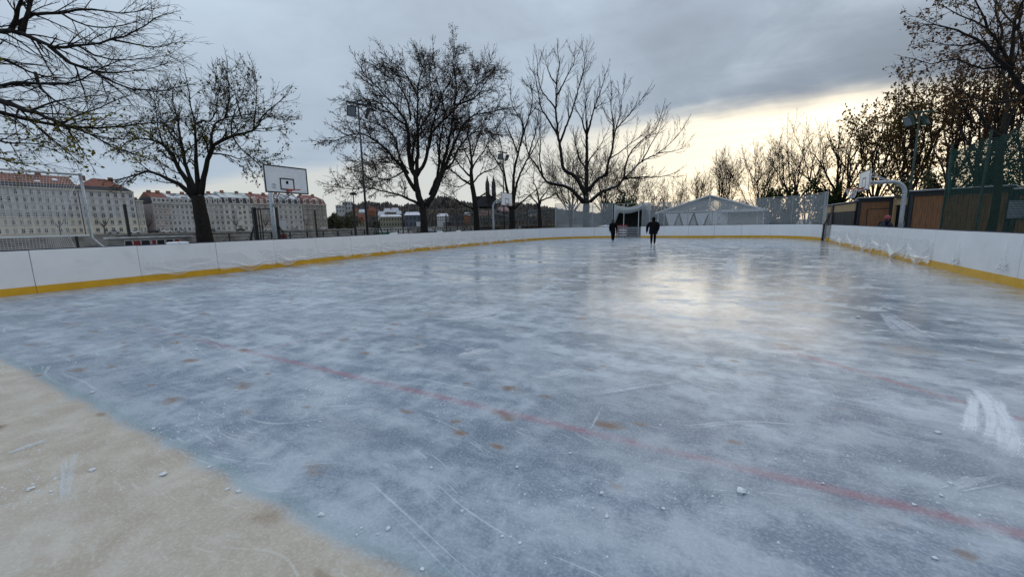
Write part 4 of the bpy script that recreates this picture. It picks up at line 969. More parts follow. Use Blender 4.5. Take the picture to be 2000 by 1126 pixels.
# gate: swagged goal net, hockey goal, half open steel gate
gy = 41.5; xa, xb2 = -11.2, -7.5
th = thing('goal_catch_net', 'sagging grey catch net on white poles over the rink gate', 'catch net', ((xa+xb2)/2, gy, 0))
for x in (xa+.25, -10.0, -8.55, xb2): MB().tube([(x, gy, 0), (x, gy, 3.35)], .03, 6).build('pole', white_m, th)
MB().tube([(xa+.25, gy, 3.33), (xb2, gy, 3.38)], .015, 5).build('top_cord', net_m, th)
sag_m = M('sag_net', (.47,.49,.49), .8, .1, 4, alpha=.78)
m = MB(); NU = 24; NV = 8
for j in range(NV+1):
    for i in range(NU+1):
        u = i/NU; v = j/NV; x = xa+.25+(xb2-xa-.25)*u
        top = 3.34-.34*math.sin(math.pi*min(1,u*1.18))**1.0; bot = top-.62+.28*max(0,u-.5)-.05*math.sin(8*u)
        if u < .14: bot = bot - (1-u/.14)*1.5
        if u > .9: bot = bot-(u-.9)/.1*.8
        m.v.append((x, gy-.06-.18*math.sin(math.pi*v)-.05*math.sin(9*u), top+(bot-top)*v))
for j in range(NV):
    for i in range(NU): k = j*(NU+1)+i; m.f.append((k,k+1,k+NU+2,k+NU+1))
m.build('net', sag_m, th, smooth=True)
MB().tube([(xb2-.55+.5*k/8, gy-.1, 3.35-.62*math.sin(math.pi*k/8)) for k in range(9)], .02, 5).build('hanging_cord', net_m, th)
# dark tarpaulin stall behind the gate
th = thing('dark_shelter', 'dark open shelter behind the rink gate', 'shelter', (-9.9, 45, 0)); dk = M('dark_tarp', (.018,.022,.017), .85, .4, 2)
MB().box((-10.6,46.4,1.35), (4.6,.1,2.7)).build('back_wall', dk, th); MB().box((-12.9,45.4,1.35), (.08,2.0,2.7)).build('side_wall', M('dark_green_tarp', (.015,.035,.02), .85, .3, 2), th)
MB().box((-10.6,45.4,2.74), (4.8,2.3,.08)).build('roof', dk, th)
for x in (-12.85,-8.35): MB().box((x,44.35,1.35), (.09,.09,2.7)).build('post', dk, th)
# hockey goal parked in the opening
red_m = M('goal_red', (.38,.03,.045), .45, .15, 5)
gx, gyy = -10.05, 41.3
th = thing('hockey_goal', 'red and white ice hockey goal parked in the rink gate', 'goal', (gx, gyy, 0))
for s in (-.45,.45): MB().tube([(gx+s, gyy, .0), (gx+s, gyy, 1.18)], .045, 8).build('post', red_m, th)
MB().tube([(gx-.45, gyy, 1.18), (gx+.45, gyy, 1.18)], .045, 8).build('crossbar', red_m, th)
MB().tube([(gx-.45, gyy, .04), (gx-.45, gyy+.8, .04), (gx+.45, gyy+.8, .04), (gx+.45, gyy, .04)], .03, 6).build('base_frame', white_m, th)
m = MB(); m.quad((gx-.44,gyy+.05,1.16),(gx+.44,gyy+.05,1.16),(gx+.44,gyy+.8,.08),(gx-.44,gyy+.8,.08)); m.build('net', M('goal_net', (.62,.62,.62), .8, .1, 4, alpha=.75), th)
for z in (.25,.5,.75): MB().box((gx, gyy+.02, z), (.84,.03,.11)).build('padding', white_m, th)
th = thing('white_cabinet', 'white upright panel beside the hockey goal', 'panel', (-10.62,41.25,0))
MB().box((-10.66,41.25,.58), (.34,.06,1.16)).build('sheet', white_m, th); MB().box((-10.66,41.2,.08), (.36,.03,.12)).build('kick_plate', kick_m, th)
# steel gate leaf swung across the opening
th = thing('rink_gate', 'grey steel gate of horizontal bars closing the rink entrance', 'gate', (-8.85,40.85,0)); gs = M('gate_steel', (.30,.31,.32), .5, .15, 6, metal=.4)
for x in (-9.5,-8.2): MB().box((x,40.82,.5), (.06,.06,1.0)).build('stile', gs, th)
for z in (.10,.28,.46,.64,.82,.98): MB().box((-8.85,40.82,z), (1.24,.04,.085)).build('bar', gs, th)
MB().box((-9.2,41.9,.55), (1.1,.5,.1)).top('bench', iron_m, 'dark bench just outside the rink gate', 'bench', origin=(-9.2,41.9,0))
bo = bpy.data.objects['bench']
for x in (-9.65,-8.75): MB().box((x,41.9,.25), (.08,.42,.5)).build('leg', iron_m, bo)
MB().box((-9.2,42.12,.95), (1.1,.06,.35)).build('backrest', iron_m, bo)
for s in (-9.6,-8.8): MB().box((s,42.13,.75), (.05,.05,.4)).build('upright', iron_m, bo)
m = MB()
for j in range(9): blob(m, (-12.0+j*.11, 40.86, BH+.02+.06*math.sin(j*.45)), .14, 8, 6, (1,1.0,.75), .3, j+300)
m.top('snow_heap', snow_m, 'small snow heap on top of the end boards beside the walker in black', 'snow', smooth=True)
# opening at the right corner
th = thing('corner_gate', 'grey board door standing ajar in the right corner opening', 'gate', (5.4,33.6,0))
MB().box((5.75,34.0,.62), (1.0,.05,.85)).build('leaf', M('door_grey', (.42,.42,.42), .5, .1, 3), th)
MB().box((5.75,33.96,.10), (1.0,.05,.2)).build('kick_plate', kick_m, th)
MB().tube([(5.18,34.75,0),(5.22,34.7,1.1),(5.5,34.6,1.9)], [.05,.05,.03], 8).build('post', iron_m, th)

# ------------------------------------------------------------------ white event tent
ty = 52.0; xl, xr = -8.45, 2.5; pk = (-2.85, 4.35); ez = 2.6
tw_m = M('tent_white', (.76,.79,.82), .5, .06, 1.5); tf_m = M('tent_frame', (.66,.68,.70), .4, .05, 4, metal=.2); tgap = M('tent_opening_shade', (.035,.038,.04), .7, .2, 2)
clear_m = M('tent_clear', (.42,.45,.46), .25, .12, .8, alpha=.62)
th = thing('event_tent', 'white gabled event tent with clear gable and slanted openings', 'tent', (pk[0], ty, 0)); D = 12.0
roof = MB()
for (x0, z0, x1, z1) in ((xl-.25, ez-.1, pk[0], pk[1]), (pk[0], pk[1], xr+.25, ez-.1)): 
    roof.quad((x0,ty-.1,z0),(x1,ty-.1,z1),(x1,ty+D,z1),(x0,ty+D,z0)).quad((x0,ty-.1,z0-.06),(x0,ty+D,z0-.06),(x1,ty+D,z1-.06),(x1,ty-.1,z1-.06))
roof.build('roof', M('tent_roof', (.66,.69,.72), .5, .05, 1.5), th)
for (x0, z0, x1, z1) in ((xl-.3, ez-.12, pk[0], pk[1]), (pk[0], pk[1], xr+.3, ez-.12)):
    MB().tube([(x0,ty-.16,z0),(x1,ty-.16,z1)], .10, 6).build('rafter', tf_m, th)
MB().poly([(xl,ty,ez),(xr,ty,ez),(pk[0],ty,pk[1]-.1)]).build('gable_pane', clear_m, th)
MB().box((pk[0],ty-.1,(ez+pk[1])/2), (.14,.1,pk[1]-ez)).build('king_post', tf_m, th)
MB().box(((xl+xr)/2,ty-.08,ez), (xr-xl,.14,.12)).build('tie_beam', tf_m, th)
MB().box(((pk[0]+xr)/2+.55,ty-.5,ez-.05), ((xr-pk[0])*.74,.9,.3)).build('awning', tf_m, th)
for x in (xl+.05, xl+.75, pk[0], pk[0]+.9, xr-.6, xr-.05): MB().box((x,ty-.06,ez/2), (.12,.1,ez)).build('leg', tf_m, th)
MB().box(((xl+pk[0])/2,ty+.06,ez/2-.02), (pk[0]-xl-.1,.04,ez-.1)).build('wall', tgap, th)  # near-black sheet: shade inside the slanted openings put into its colour
x0, x1 = xl+.75, pk[0]-.05; wN = (x1-x0)/3
for k in range(3):
    a = x0+wN*k; c_ = a+wN
    MB().frus([(a+.10,ty-.05,ez-.16),(c_-.02,ty-.05,ez-.16),(a+wN*.52,ty-.05,.3)], [(a+.10,ty-.0,ez-.16),(c_-.02,ty-.0,ez-.16),(a+wN*.52,ty-.0,.3)]).build('cladding', tw_m, th)
    MB().frus([(a+wN*.62,ty-.06,.25),(c_-.05+wN*.42,ty-.06,.25),(c_+.03,ty-.06,ez-.42)], [(a+wN*.62,ty-.01,.25),(c_-.05+wN*.42,ty-.01,.25),(c_+.03,ty-.01,ez-.42)]).build('cladding', M('tent_grey', (.44,.46,.46), .6, .06, 2), th)
MB().box((pk[0]+.95,ty-.03,ez/2), (1.9,.05,ez-.1)).build('door_panel', tw_m, th)
for z in (1.75,1.15): MB().box((pk[0]+1.0,ty-.07,z), (.22,.03,.06)).build('handle', iron_m, th)
MB().box(((pk[0]+1.9+xr)/2,ty+.05,ez/2), (xr-pk[0]-1.95,.04,ez-.1)).build('curtain', M('tent_curtain', (.45,.44,.41), .8, .12, 3, stretch=(6,1,1)), th)
MB().box((xr+.25,ty+.2,ez/2), (.4,.3,ez-.1)).build('side_flap', M('tent_blue', (.07,.10,.15), .7, .2, 3), th)
for dy in (3,6,9,12):
    MB().box((xl+.02,ty+dy,ez/2), (.1,.1,ez)).build('leg', tf_m, th); MB().box((xr-.02,ty+dy,ez/2), (.1,.1,ez)).build('leg', tf_m, th)
pt = G(1422,52)
m = MB(); blob(m, (pt[0],pt[1],1.0), .75, 14, 9, (1.1,.6,.5), .06, 5); o = m.top('white_heap', snow_m, 'rounded snow-covered heap outside the tent curtain', 'snow', origin=(pt[0],pt[1],0), smooth=True)
MB().box((pt[0],pt[1],.35), (1.5,.8,.7)).build('crate_under', conc_m, o)
for px in (1421,1466): 
    b0 = G(px, 47); h = 1.5+(hz(px)-(362 if px == 1421 else 404))*47/FPX
    th = thing('fence_pole', 'taller dark pole in front of the tent curtain' if px == 1421 else 'short dark pole near the right tent leg', 'post', b0, 'dark poles before the tent')
    MB().tube([b0, b0+[0,0,h]], .06, 6).build('shaft', iron_m, th); MB().box(b0+[0,0,.04], (.25,.25,.08)).build('foot_plate', iron_m, th)
for px, ty_, lb in ((1347,385,'dark pole standing behind the walker in the thick black coat'),):
    pass
b0 = G(1276, 46); th = thing('fence_pole', 'dark pole rising behind the walker in the thick black coat', 'post', b0, 'dark poles before the tent')
MB().tube([b0, b0+[0,0,1.5+(hz(1276)-380)*46/FPX]], .05, 6).build('shaft', iron_m, th); MB().box(b0+[0,0,.04], (.25,.25,.08)).build('foot_plate', iron_m, th)

# ------------------------------------------------------------------ wooden cabins on the right
wood_m = M('cabin_wood', (.21,.10,.045), .7, .28, 3, stretch=(6,6,.6), bump=.3); tan_m = M('tan_panel', (.42,.30,.16), .65, .12, 3, stretch=(4,4,.5))
dark_m = M('cabin_frame', (.014,.016,.024), .5, .2, 4); shade_m = M('dark_panel', (.020,.022,.026), .6, .25, 4, stretch=(5,5,.5))
def wallpanel(th, a, b_, z0, z1, mat, nm, nrm, n_pl=None, off=0.0, thick=.05):
    a = np.array(a, float); b_ = np.array(b_, float); d = b_-a; L_ = np.linalg.norm(d); d /= L_; out = []
    n_pl = n_pl or 1; w_ = L_/n_pl
    for k in range(n_pl):
        c = a+d*(w_*(k+.5))+nrm*(off+random.uniform(-.004,.004)*(n_pl > 1)); out.append(MB().box((c[0],c[1],(z0+z1)/2), (w_-(.008 if n_pl > 1 else 0), thick, z1-z0), (d[0],d[1],0), (nrm[0],nrm[1],0)).build(nm, mat, th))
    return out
def cabin(label, pa_, pb_, h, depth, planks, door=None, tanside=False, window=None):
    a = np.array(pa_[:2]); b_ = np.array(pb_[:2]); d = (b_-a)/np.linalg.norm(b_-a); nrm = np.array([d[1],-d[0]])
    if nrm@(np.array([0,0])-a) < 0: nrm = -nrm
    L_ = np.linalg.norm(b_-a); mid = (a+b_)/2; back = mid-nrm*depth/2
    th = thing('wooden_cabin', label, 'cabin', (mid[0], mid[1], 0), 'wooden cabins beside the rink')
    U3 = (d[0],d[1],0); N3 = (nrm[0],nrm[1],0)
    MB().box((back[0],back[1],h/2), (L_-.04,depth-.12,h-.02), U3, N3).build('body', dark_m, th)
    wallpanel(th, a+d*.14, b_-d*.14, .06, h-.2, wood_m, 'plank', nrm, planks)
    for e in (a+d*.06, b_-d*.06): MB().box((e[0]+nrm[0]*.03, e[1]+nrm[1]*.03, h/2), (.14,.1,h), U3, N3).build('corner_post', dark_m, th)
    MB().box((mid[0]+nrm[0]*.03, mid[1]+nrm[1]*.03, h-.09), (L_-.28,.1,.2), U3, N3).build('fascia', dark_m, th)
    r = MB().box((back[0]+nrm[0]*.08, back[1]+nrm[1]*.08, h+.04), (L_+.15,depth+.25,.08), U3, N3).build('roof', dark_m, th)
    MB().box((back[0]+nrm[0]*.08, back[1]+nrm[1]*.08, h+.10), (L_+.12,depth+.22,.035), U3, N3).build('snow_layer', snow_m, r)
    if door:
        c = a+d*L_*door[0]; dr = MB().box((c[0]+nrm[0]*.04,c[1]+nrm[1]*.04,door[2]/2+.02), (door[1],.03,door[2]), U3, N3).build('door', wood_m, th)
        m = MB(); hw = door[1]/2+.03
        for s in (-hw, hw): m.box((c[0]+d[0]*s+nrm[0]*.045,c[1]+d[1]*s+nrm[1]*.045,door[2]/2+.03), (.045,.045,door[2]+.06), U3, N3)
        m.box((c[0]+nrm[0]*.045,c[1]+nrm[1]*.045,door[2]+.05), (door[1]+.02,.045,.045), U3, N3); m.build('frame', dark_m, dr)
        MB().box((c[0]+d[0]*door[1]*.4+nrm[0]*.07,c[1]+d[1]*door[1]*.4+nrm[1]*.07,1.05), (.03,.05,.12), U3, N3).build('handle', steel_m, dr)
    if window:
        c = a+d*L_*window[0]; wn = MB().box((c[0]+nrm[0]*.05,c[1]+nrm[1]*.05,window[3]), (window[1]+.14,.06,window[2]+.14), U3, N3).build('window', dark_m, th)
        MB().box((c[0]+nrm[0]*.083,c[1]+nrm[1]*.083,window[3]), (window[1],.01,window[2]), U3, N3).build('pane', M('cabin_glass', (.20,.23,.26), .1, .1, 2), wn)
    return th
cabin('brown wooden cabin with a plank door behind the right hoop pole', G(1674,27.2), G(1740,26.2), 2.72, 3.2, 12, door=(.62,1.05,2.0))
cabin('long brown wooden cabin behind the green net', G(1774,22.0), G(1972,19.2), 2.78, 3.0, 34)
cabin('farthest right wooden cabin with a pale window behind the green net', G(1976,19.0), G(2110,17.4), 2.6, 3.0, 16, window=(.17,.9,.8,1.75))
# tan container along the corner
a, b_ = G(1607,36.5), G(1669,27.6)
d = (b_-a)[:2]/np.linalg.norm((b_-a)[:2]); nrm = np.array([d[1],-d[0]]); nrm = nrm if nrm[0] < 0 else -nrm
th = thing('tan_container', 'low tan container with dark lower panels in the right corner', 'container', ((a+b_)/2))
mid = (a[:2]+b_[:2])/2; L_ = np.linalg.norm(b_[:2]-a[:2]); U3 = (d[0],d[1],0); N3 = (nrm[0],nrm[1],0)
MB().box((mid[0]-nrm[0]*1.3,mid[1]-nrm[1]*1.3,1.28), (L_-.02,2.5,2.54), U3, N3).build('body', dark_m, th)
wallpanel(th, a[:2]+d*.05, a[:2]+d*L_*.38, .05, 2.5, tan_m, 'tan_panel', nrm, 3)
wallpanel(th, a[:2]+d*L_*.40, b_[:2], 1.98, 2.5, tan_m, 'tan_panel', nrm, 2)
wallpanel(th, a[:2]+d*L_*.40, b_[:2], .05, 1.95, shade_m, 'dark_panel', nrm, 5)
c = a[:2]+d*L_*.24; MB().box((c[0]+nrm[0]*.04,c[1]+nrm[1]*.04,1.0), (L_*.09,.04,1.9), U3, N3).build('door', shade_m, th)
c = a[:2]+d*L_*.39; MB().tube([(c[0]+nrm[0]*.12,c[1]+nrm[1]*.12,0),(c[0]+nrm[0]*.12,c[1]+nrm[1]*.12,2.55)], .09, 8).build('downpipe', M('pipe_mauve', (.16,.14,.16), .4, .1, 4), th)
rf = MB().box((mid[0]-nrm[0]*1.25,mid[1]-nrm[1]*1.25,2.58), (L_+.1,2.7,.07), U3, N3).build('roof', dark_m, th)
MB().box((mid[0]-nrm[0]*1.25,mid[1]-nrm[1]*1.25,2.635), (L_+.06,2.66,.03), U3, N3).build('snow_layer', snow_m, rf)
# dark passage between the cabins with a tan head panel
a, b_ = G(1744,26.0), G(1772,24.2); d = (b_-a)[:2]/np.linalg.norm((b_-a)[:2]); nrm = np.array([d[1],-d[0]]); nrm = nrm if nrm[1] < 0 else -nrm
th = thing('passage_booth', 'dark recessed booth with tan head panel between the two wooden cabins', 'booth', ((a+b_)/2)); U3 = (d[0],d[1],0); N3 = (nrm[0],nrm[1],0)
mid = (a[:2]+b_[:2])/2; L_ = np.linalg.norm(b_[:2]-a[:2])
MB().box((mid[0]-nrm[0]*1.5,mid[1]-nrm[1]*1.5,1.35), (L_,.1,2.7), U3, N3).build('back_wall', shade_m, th)
MB().box((mid[0]-nrm[0]*.7,mid[1]-nrm[1]*.7,2.72), (L_,1.7,.08), U3, N3).build('roof', dark_m, th)
wallpanel(th, a[:2], b_[:2], 2.25, 2.66, tan_m, 'head_panel', nrm, 1)
MB().box((a[0]+d[0]*.1,a[1]+d[1]*.1,1.33), (.24,.12,2.66), U3, N3).build('trim_post', tan_m, th)
MB().tube([(*(a[:2]+d*L_*.62),0),(*(a[:2]+d*L_*.85-nrm*.1),1.7)], .03, 6).build('leaning_pole', steel_m, th)

# green protective net on the right
gnet_m = M('net_green', (.010,.050,.038), .8, .2, 5)
gx0 = 6.45
th = thing('green_net', 'tall dark green protective net on green poles before the cabins', 'net', (gx0, 14, 0))
ys = [onx(1836,452,gx0)[1], onx(1905,455,gx0)[1]]; ys = [ys[0], ys[1]] + [ys[1]-k*(ys[0]-ys[1]) for k in (1,2,3)]
for y in ys: MB().tube([(gx0,y,0),(gx0,y,4.0)], .036, 8).build('pole', green_m, th)
m = MB(); y_a, y_b = ys[0], ys[-1]; zt = 3.75
nst = int((y_a-y_b)/.055)
def gz(y): return zt - .5*math.exp(-((y-(ys[0]+.0))/.6)**2)*0 - .05*math.sin(y*3)
for k in range(nst+1):
    y = y_b+(y_a-y_b)*k/nst; m.tube([(gx0+.03*math.sin(y*2),y,.1),(gx0-.02,y+.01,1.7),(gx0,y,gz(y))], .0062, 3, caps=False)
for j in range(58):
    z = .1+(zt-.1)*j/57; m.tube([(gx0+.03*math.sin((y_b+(y_a-y_b)*i/20)*2)*(1-z/3.75), y_b+(y_a-y_b)*i/20, z*gz(y_b+(y_a-y_b)*i/20)/zt) for i in range(21)], .0062, 3, caps=False)
m.build('net', gnet_m, th)
MB().tube([(gx0,ys[0]-.1,3.6),(gx0-.05,ys[0]-.25,3.0),(gx0-.06,ys[0]-.5,2.4),(gx0-.06,ys[0]-.55,2.1)], [.05,.04,.05,.02], 6).build('loose_fold', gnet_m, th)

# ------------------------------------------------------------------ people
coat_m = M('cloth_black', (.006,.006,.007), .95, .3, 9, spec=.1); coat2_m = M('cloth_black_padded', (.007,.007,.008), .9, .3, 7, bump=.4, spec=.12); trous_m = M('cloth_trousers', (.006,.006,.007), .95, .3, 9, spec=.1)
skin_m = M('skin', (.42,.25,.19), .5, .08, 9); hair_m = M('hair_dark', (.012,.010,.009), .6, .2, 20); shoe_m = M('boot_black', (.010,.010,.011), .5, .2, 9); blade_m = M('blade', (.5,.52,.55), .25, .05, 9, metal=.9)
navyc_m = M('cloth_navy', (.012,.016,.035), .8, .3, 8); cap_m = M('cap_pink', (.34,.07,.09), .8, .15, 9)
def skinbody(name, J, EDG, mat, parent, loc, rz):
    me = bpy.data.meshes.new(name); ks = list(J); ix = {k: i for i, k in enumerate(ks)}
    me.from_pydata([J[k][0] for k in ks], [(ix[a], ix[b]) for a, b in EDG], [])
    me.materials.append(mat)
    o = bpy.data.objects.new(name, me); COL.objects.link(o); o.parent = parent
    md = o.modifiers.new('skin', 'SKIN'); md.use_smooth_shade = True
    sk = me.skin_vertices[0].data
    for k in ks: r = J[k][1]; sk[ix[k]].radius = r if hasattr(r, '__len__') else (r, r)
    sk[0].use_root = True
    sd_ = o.modifiers.new('sub', 'SUBSURF'); sd_.levels = 1; sd_.render_levels = 2
    return o
def person(label, base, rz, H, coat, lean=0.0, feet=((-.09,-.04),(.10,.12)), hands=((-.42,.08,.82),(.36,.05,.80)), knees=((-.10,.06),(.10,.10)), hem=.74, wide=1.0, hood=True, longhair=False, face=False, cap=None, skate=True):
    """local: x right, y forward (facing direction), z up; H standing height"""
    s = H/1.78; th = thing('person', label, 'person', base); th.rotation_euler = (0,0,rz)
    th['_o'] = [0,0,0]
    ly = lambda z: lean*max(0, z-.9)
    J = {'pel':((0,ly(.95),.95),(.15,.11)), 'waist':((0,ly(1.1),1.12),(.14,.10)), 'chest':((0,ly(1.32),1.32),(.165*wide,.115)), 'neckb':((0,ly(1.47),1.47),(.08,.07)), 'neck':((0,ly(1.53)+.01,1.54),(.055,.055)),
         'head0':((0,ly(1.6)+.02,1.62),(.078,.088)), 'head1':((0,ly(1.7)+.02,1.71),(.078,.09))}
    E = [('pel','waist'),('waist','chest'),('chest','neckb'),('neckb','neck'),('neck','head0'),('head0','head1')]
    for n_, sx_, (hx,hy,hz_) in (('l',-1,hands[0]),('r',1,hands[1])):
        sh = (sx_*.19*wide, ly(1.42), 1.42); el = ((sh[0]+hx)/2+sx_*.05, (sh[1]+hy)/2-.05, (1.42+hz_)/2+.02)
        J['sh'+n_] = (sh,(.075,.075)); J['el'+n_] = (el,(.055,.055)); J['wr'+n_] = ((hx,hy,hz_),(.036,.036))
        E += [('chest','sh'+n_),('sh'+n_,'el'+n_),('el'+n_,'wr'+n_)]
    for n_, sx_, (fx,fy), (kx,ky) in (('l',-1,feet[0],knees[0]),('r',1,feet[1],knees[1])):
        J['hip'+n_] = ((sx_*.09, ly(.9), .88),(.10,.10)); J['kn'+n_] = ((kx,ky,.50),(.088,.088)); J['an'+n_] = ((fx,fy,.13),(.072,.072))
        E += [('pel','hip'+n_),('hip'+n_,'kn'+n_),('kn'+n_,'an'+n_)]
    J = {k: (tuple(c*s for c in v[0]), v[1]) for k, v in J.items()}
    body = skinbody('body', J, E, trous_m, th, None, 0)
    # jacket: lofted shell with sleeves
    def ring(z, rx_, ry_, cy=0.0): return [(rx_*math.cos(2*math.pi*k/16)*s, (ry_*math.sin(2*math.pi*k/16)+cy)*s, z*s) for k in range(16)]
    m = MB(); rows = [ring(hem,.205*wide,.155,ly(hem)), ring(.95,.20*wide,.15,ly(.95)), ring(1.12,.19*wide,.145,ly(1.12)), ring(1.28,.205*wide,.155,ly(1.28)), ring(1.38,.185*wide,.145,ly(1.38)), ring(1.45,.14*wide,.12,ly(1.45)), ring(1.51,.10,.10,ly(1.5)), ring(1.57,.09,.09,ly(1.57))]
    for r_ in rows: m.v += r_
    for a in range(len(rows)-1):
        for k in range(16): m.f.append((a*16+k, a*16+(k+1) % 16, (a+1)*16+(k+1) % 16, (a+1)*16+k))
    for n_ in 'lr':
        A = [np.array(J[x+n_][0]) for x in ('sh','el','wr')]
        I0 = A[0]*np.array([.45,1,1])+np.array([0,0,.035*s]); m.tube([I0, A[0]*np.array([.82,1,1])+np.array([0,0,.0]), A[0]+(A[1]-A[0])*.25, (A[0]+A[1])/2, A[1], (A[1]+A[2])/2, A[2]], [.05*s,.088*s,.10*s,.10*s,.092*s,.08*s,.062*s], 10)
    m.build('jacket', coat, th, smooth=True)
    # head: face features, hair or hood
    hy = ly(1.66)+.02
    if face:
        m = MB(); blob(m, (0,(hy+.075)*s,1.645*s), .02*s, 6, 5, (.8,1.1,1.2), 0, 1); m.build('nose', skin_m, th, smooth=True)
    m = MB(); blob(m, (0,(hy-.012)*s,1.675*s), .128*s, 12, 9, (.95,1.0,1.08 if hood else 1.0), .02, 2); m.build('hood' if hood else ('cap' if cap else 'hair'), coat if hood else (cap or hair_m), th, smooth=True)
    if longhair: m = MB().tube([(0,(hy-.06)*s,1.70*s),(0,(hy-.10)*s,1.55*s),(0,(hy-.13)*s,1.38*s)], [.085*s,.09*s,.045*s], 10); m.build('hair', hair_m, th, smooth=True)
    for n_, (hx,hy_,hz_) in (('l',hands[0]),('r',hands[1])):       # hands: palm, four fingers and a thumb
        w_ = np.array(J['wr'+n_][0]); el = np.array(J['el'+n_][0]); d = (w_-el)/np.linalg.norm(w_-el); sd_ = np.cross(d,[0,1,0]); sd_ /= np.linalg.norm(sd_)+1e-9; fw = np.cross(sd_, d)
        m = MB().tube([w_, w_+d*.05*s, w_+d*.09*s], [.026*s,.036*s,.03*s], 8)
        for k in range(4):
            b0 = w_+d*.08*s+fw*(k-1.5)*.02*s; ln = (.06,.075,.07,.055)[k]*s
            m.tube([b0, b0+d*ln*.6, b0+d*ln*.95-sd_*.015*s*(1 if n_ == 'l' else -1)], [.010*s,.009*s,.007*s], 5)
        tb = w_+d*.03*s+fw*.03*s; m.tube([tb, tb+fw*.025*s+d*.03*s, tb+fw*.03*s+d*.06*s], [.012*s,.011*s,.008*s], 5)
        m.build('glove', shoe_m, th, smooth=True)
    for n_, (fx,fy) in (('l',feet[0]),('r',feet[1])):
        m = MB().tube([(fx*s,fy*s,.26*s),(fx*s,(fy-.01)*s,.12*s)], [.058*s,.055*s], 10)
        m.tube([(fx*s,(fy-.07)*s,.085*s),(fx*s,(fy+.05)*s,.08*s),(fx*s,(fy+.15)*s,.065*s),(fx*s,(fy+.19)*s,.06*s)], [.042*s,.046*s,.042*s,.02*s], 10)
        sh = m.build('boot', shoe_m, th, smooth=True)
        if skate: MB().box((fx*s,(fy+.05)*s,.018*s), (.012,.27*s,.036*s)).build('skate_blade', blade_m, sh)
        else: MB().box((fx*s,(fy+.05)*s,.015*s), (.08,.27*s,.03*s)).build('sole', shoe_m, sh)
    return th
p1 = onz(1275,478); p2 = onz(1197,471)
person('skater in a thick black hooded coat gliding away towards the gate', (p1[0],p1[1],0), rad(8), 1.80, coat2_m, lean=.10, feet=((-.10,-.02),(.09,.13)), knees=((-.10,.03),(.11,.12)), hands=((-.40,.06,.86),(.27,.14,.92)), hem=.70, wide=1.30)
person('slim walker in a long black coat with loose dark hair near the gate', (p2[0],p2[1],0), rad(10), 1.78, coat_m, lean=.0, feet=((-.06,0),(.05,.06)), knees=((-.075,.03),(.075,.05)), hands=((-.24,.05,.84),(.30,.10,.74)), hem=.62, wide=.92, hood=False, longhair=True)
p3 = G(1722,17.8); 
person('stooping person in a navy jacket and pink cap behind the right boards', (p3[0],p3[1],0), rad(-55), 1.58, navyc_m, lean=.42, feet=((-.1,0),(.1,.05)), hands=((-.22,.42,.95),(.24,.45,.95)), hem=.75, wide=1.05, hood=False, cap=cap_m, face=True, skate=False)
# ================================================================== across the river
BX = -250.0; BZ = 1.0
frame_m = M('window_frame', (.62,.62,.60), .5, .08, 2); glass_m = M('window_glass', (.035,.042,.05), .12, .3, .4)
glass2_m = M('window_glass_grey', (.13,.14,.15), .15, .3, .4); glass3_m = M('window_curtain', (.34,.33,.30), .5, .2, .4)
def yat(px, x=BX): return onx(px, hz(px), x)[1]
_w = {}
def winmesh(w_, h_):
    k = (round(w_,2), round(h_,2))
    if k not in _w:
        m = MB(); t_ = .12
        for (y, z, a, b_) in ((0,h_/2-t_/2,w_,t_),(0,-h_/2+t_/2,w_,t_),(-w_/2+t_/2,0,t_,h_-2*t_),(w_/2-t_/2,0,t_,h_-2*t_),(0,0,.09,h_-2*t_),(0,h_*.18,w_-2*t_,.08)): m.box((.06,y,z), (.12 if a != .09 else .10,a,b_))
        m.box((.12,0,-h_/2-.08), (.3,w_+.3,.12))
        g = [MB().box((.02,0,0), (.04,w_-.1,h_-.1)).mesh('pane', gm) for gm in (glass_m, glass_m, glass2_m, glass3_m)]
        _w[k] = (m.mesh('window', frame_m), g)
    return _w[k][0], random.choice(_w[k][1])
def window(th, y, z, w_, h_, x):
    a, g = winmesh(w_, h_); o = inst('window', a, th, (x, y, z)); inst('pane', g, o, (x, y, z)); return o
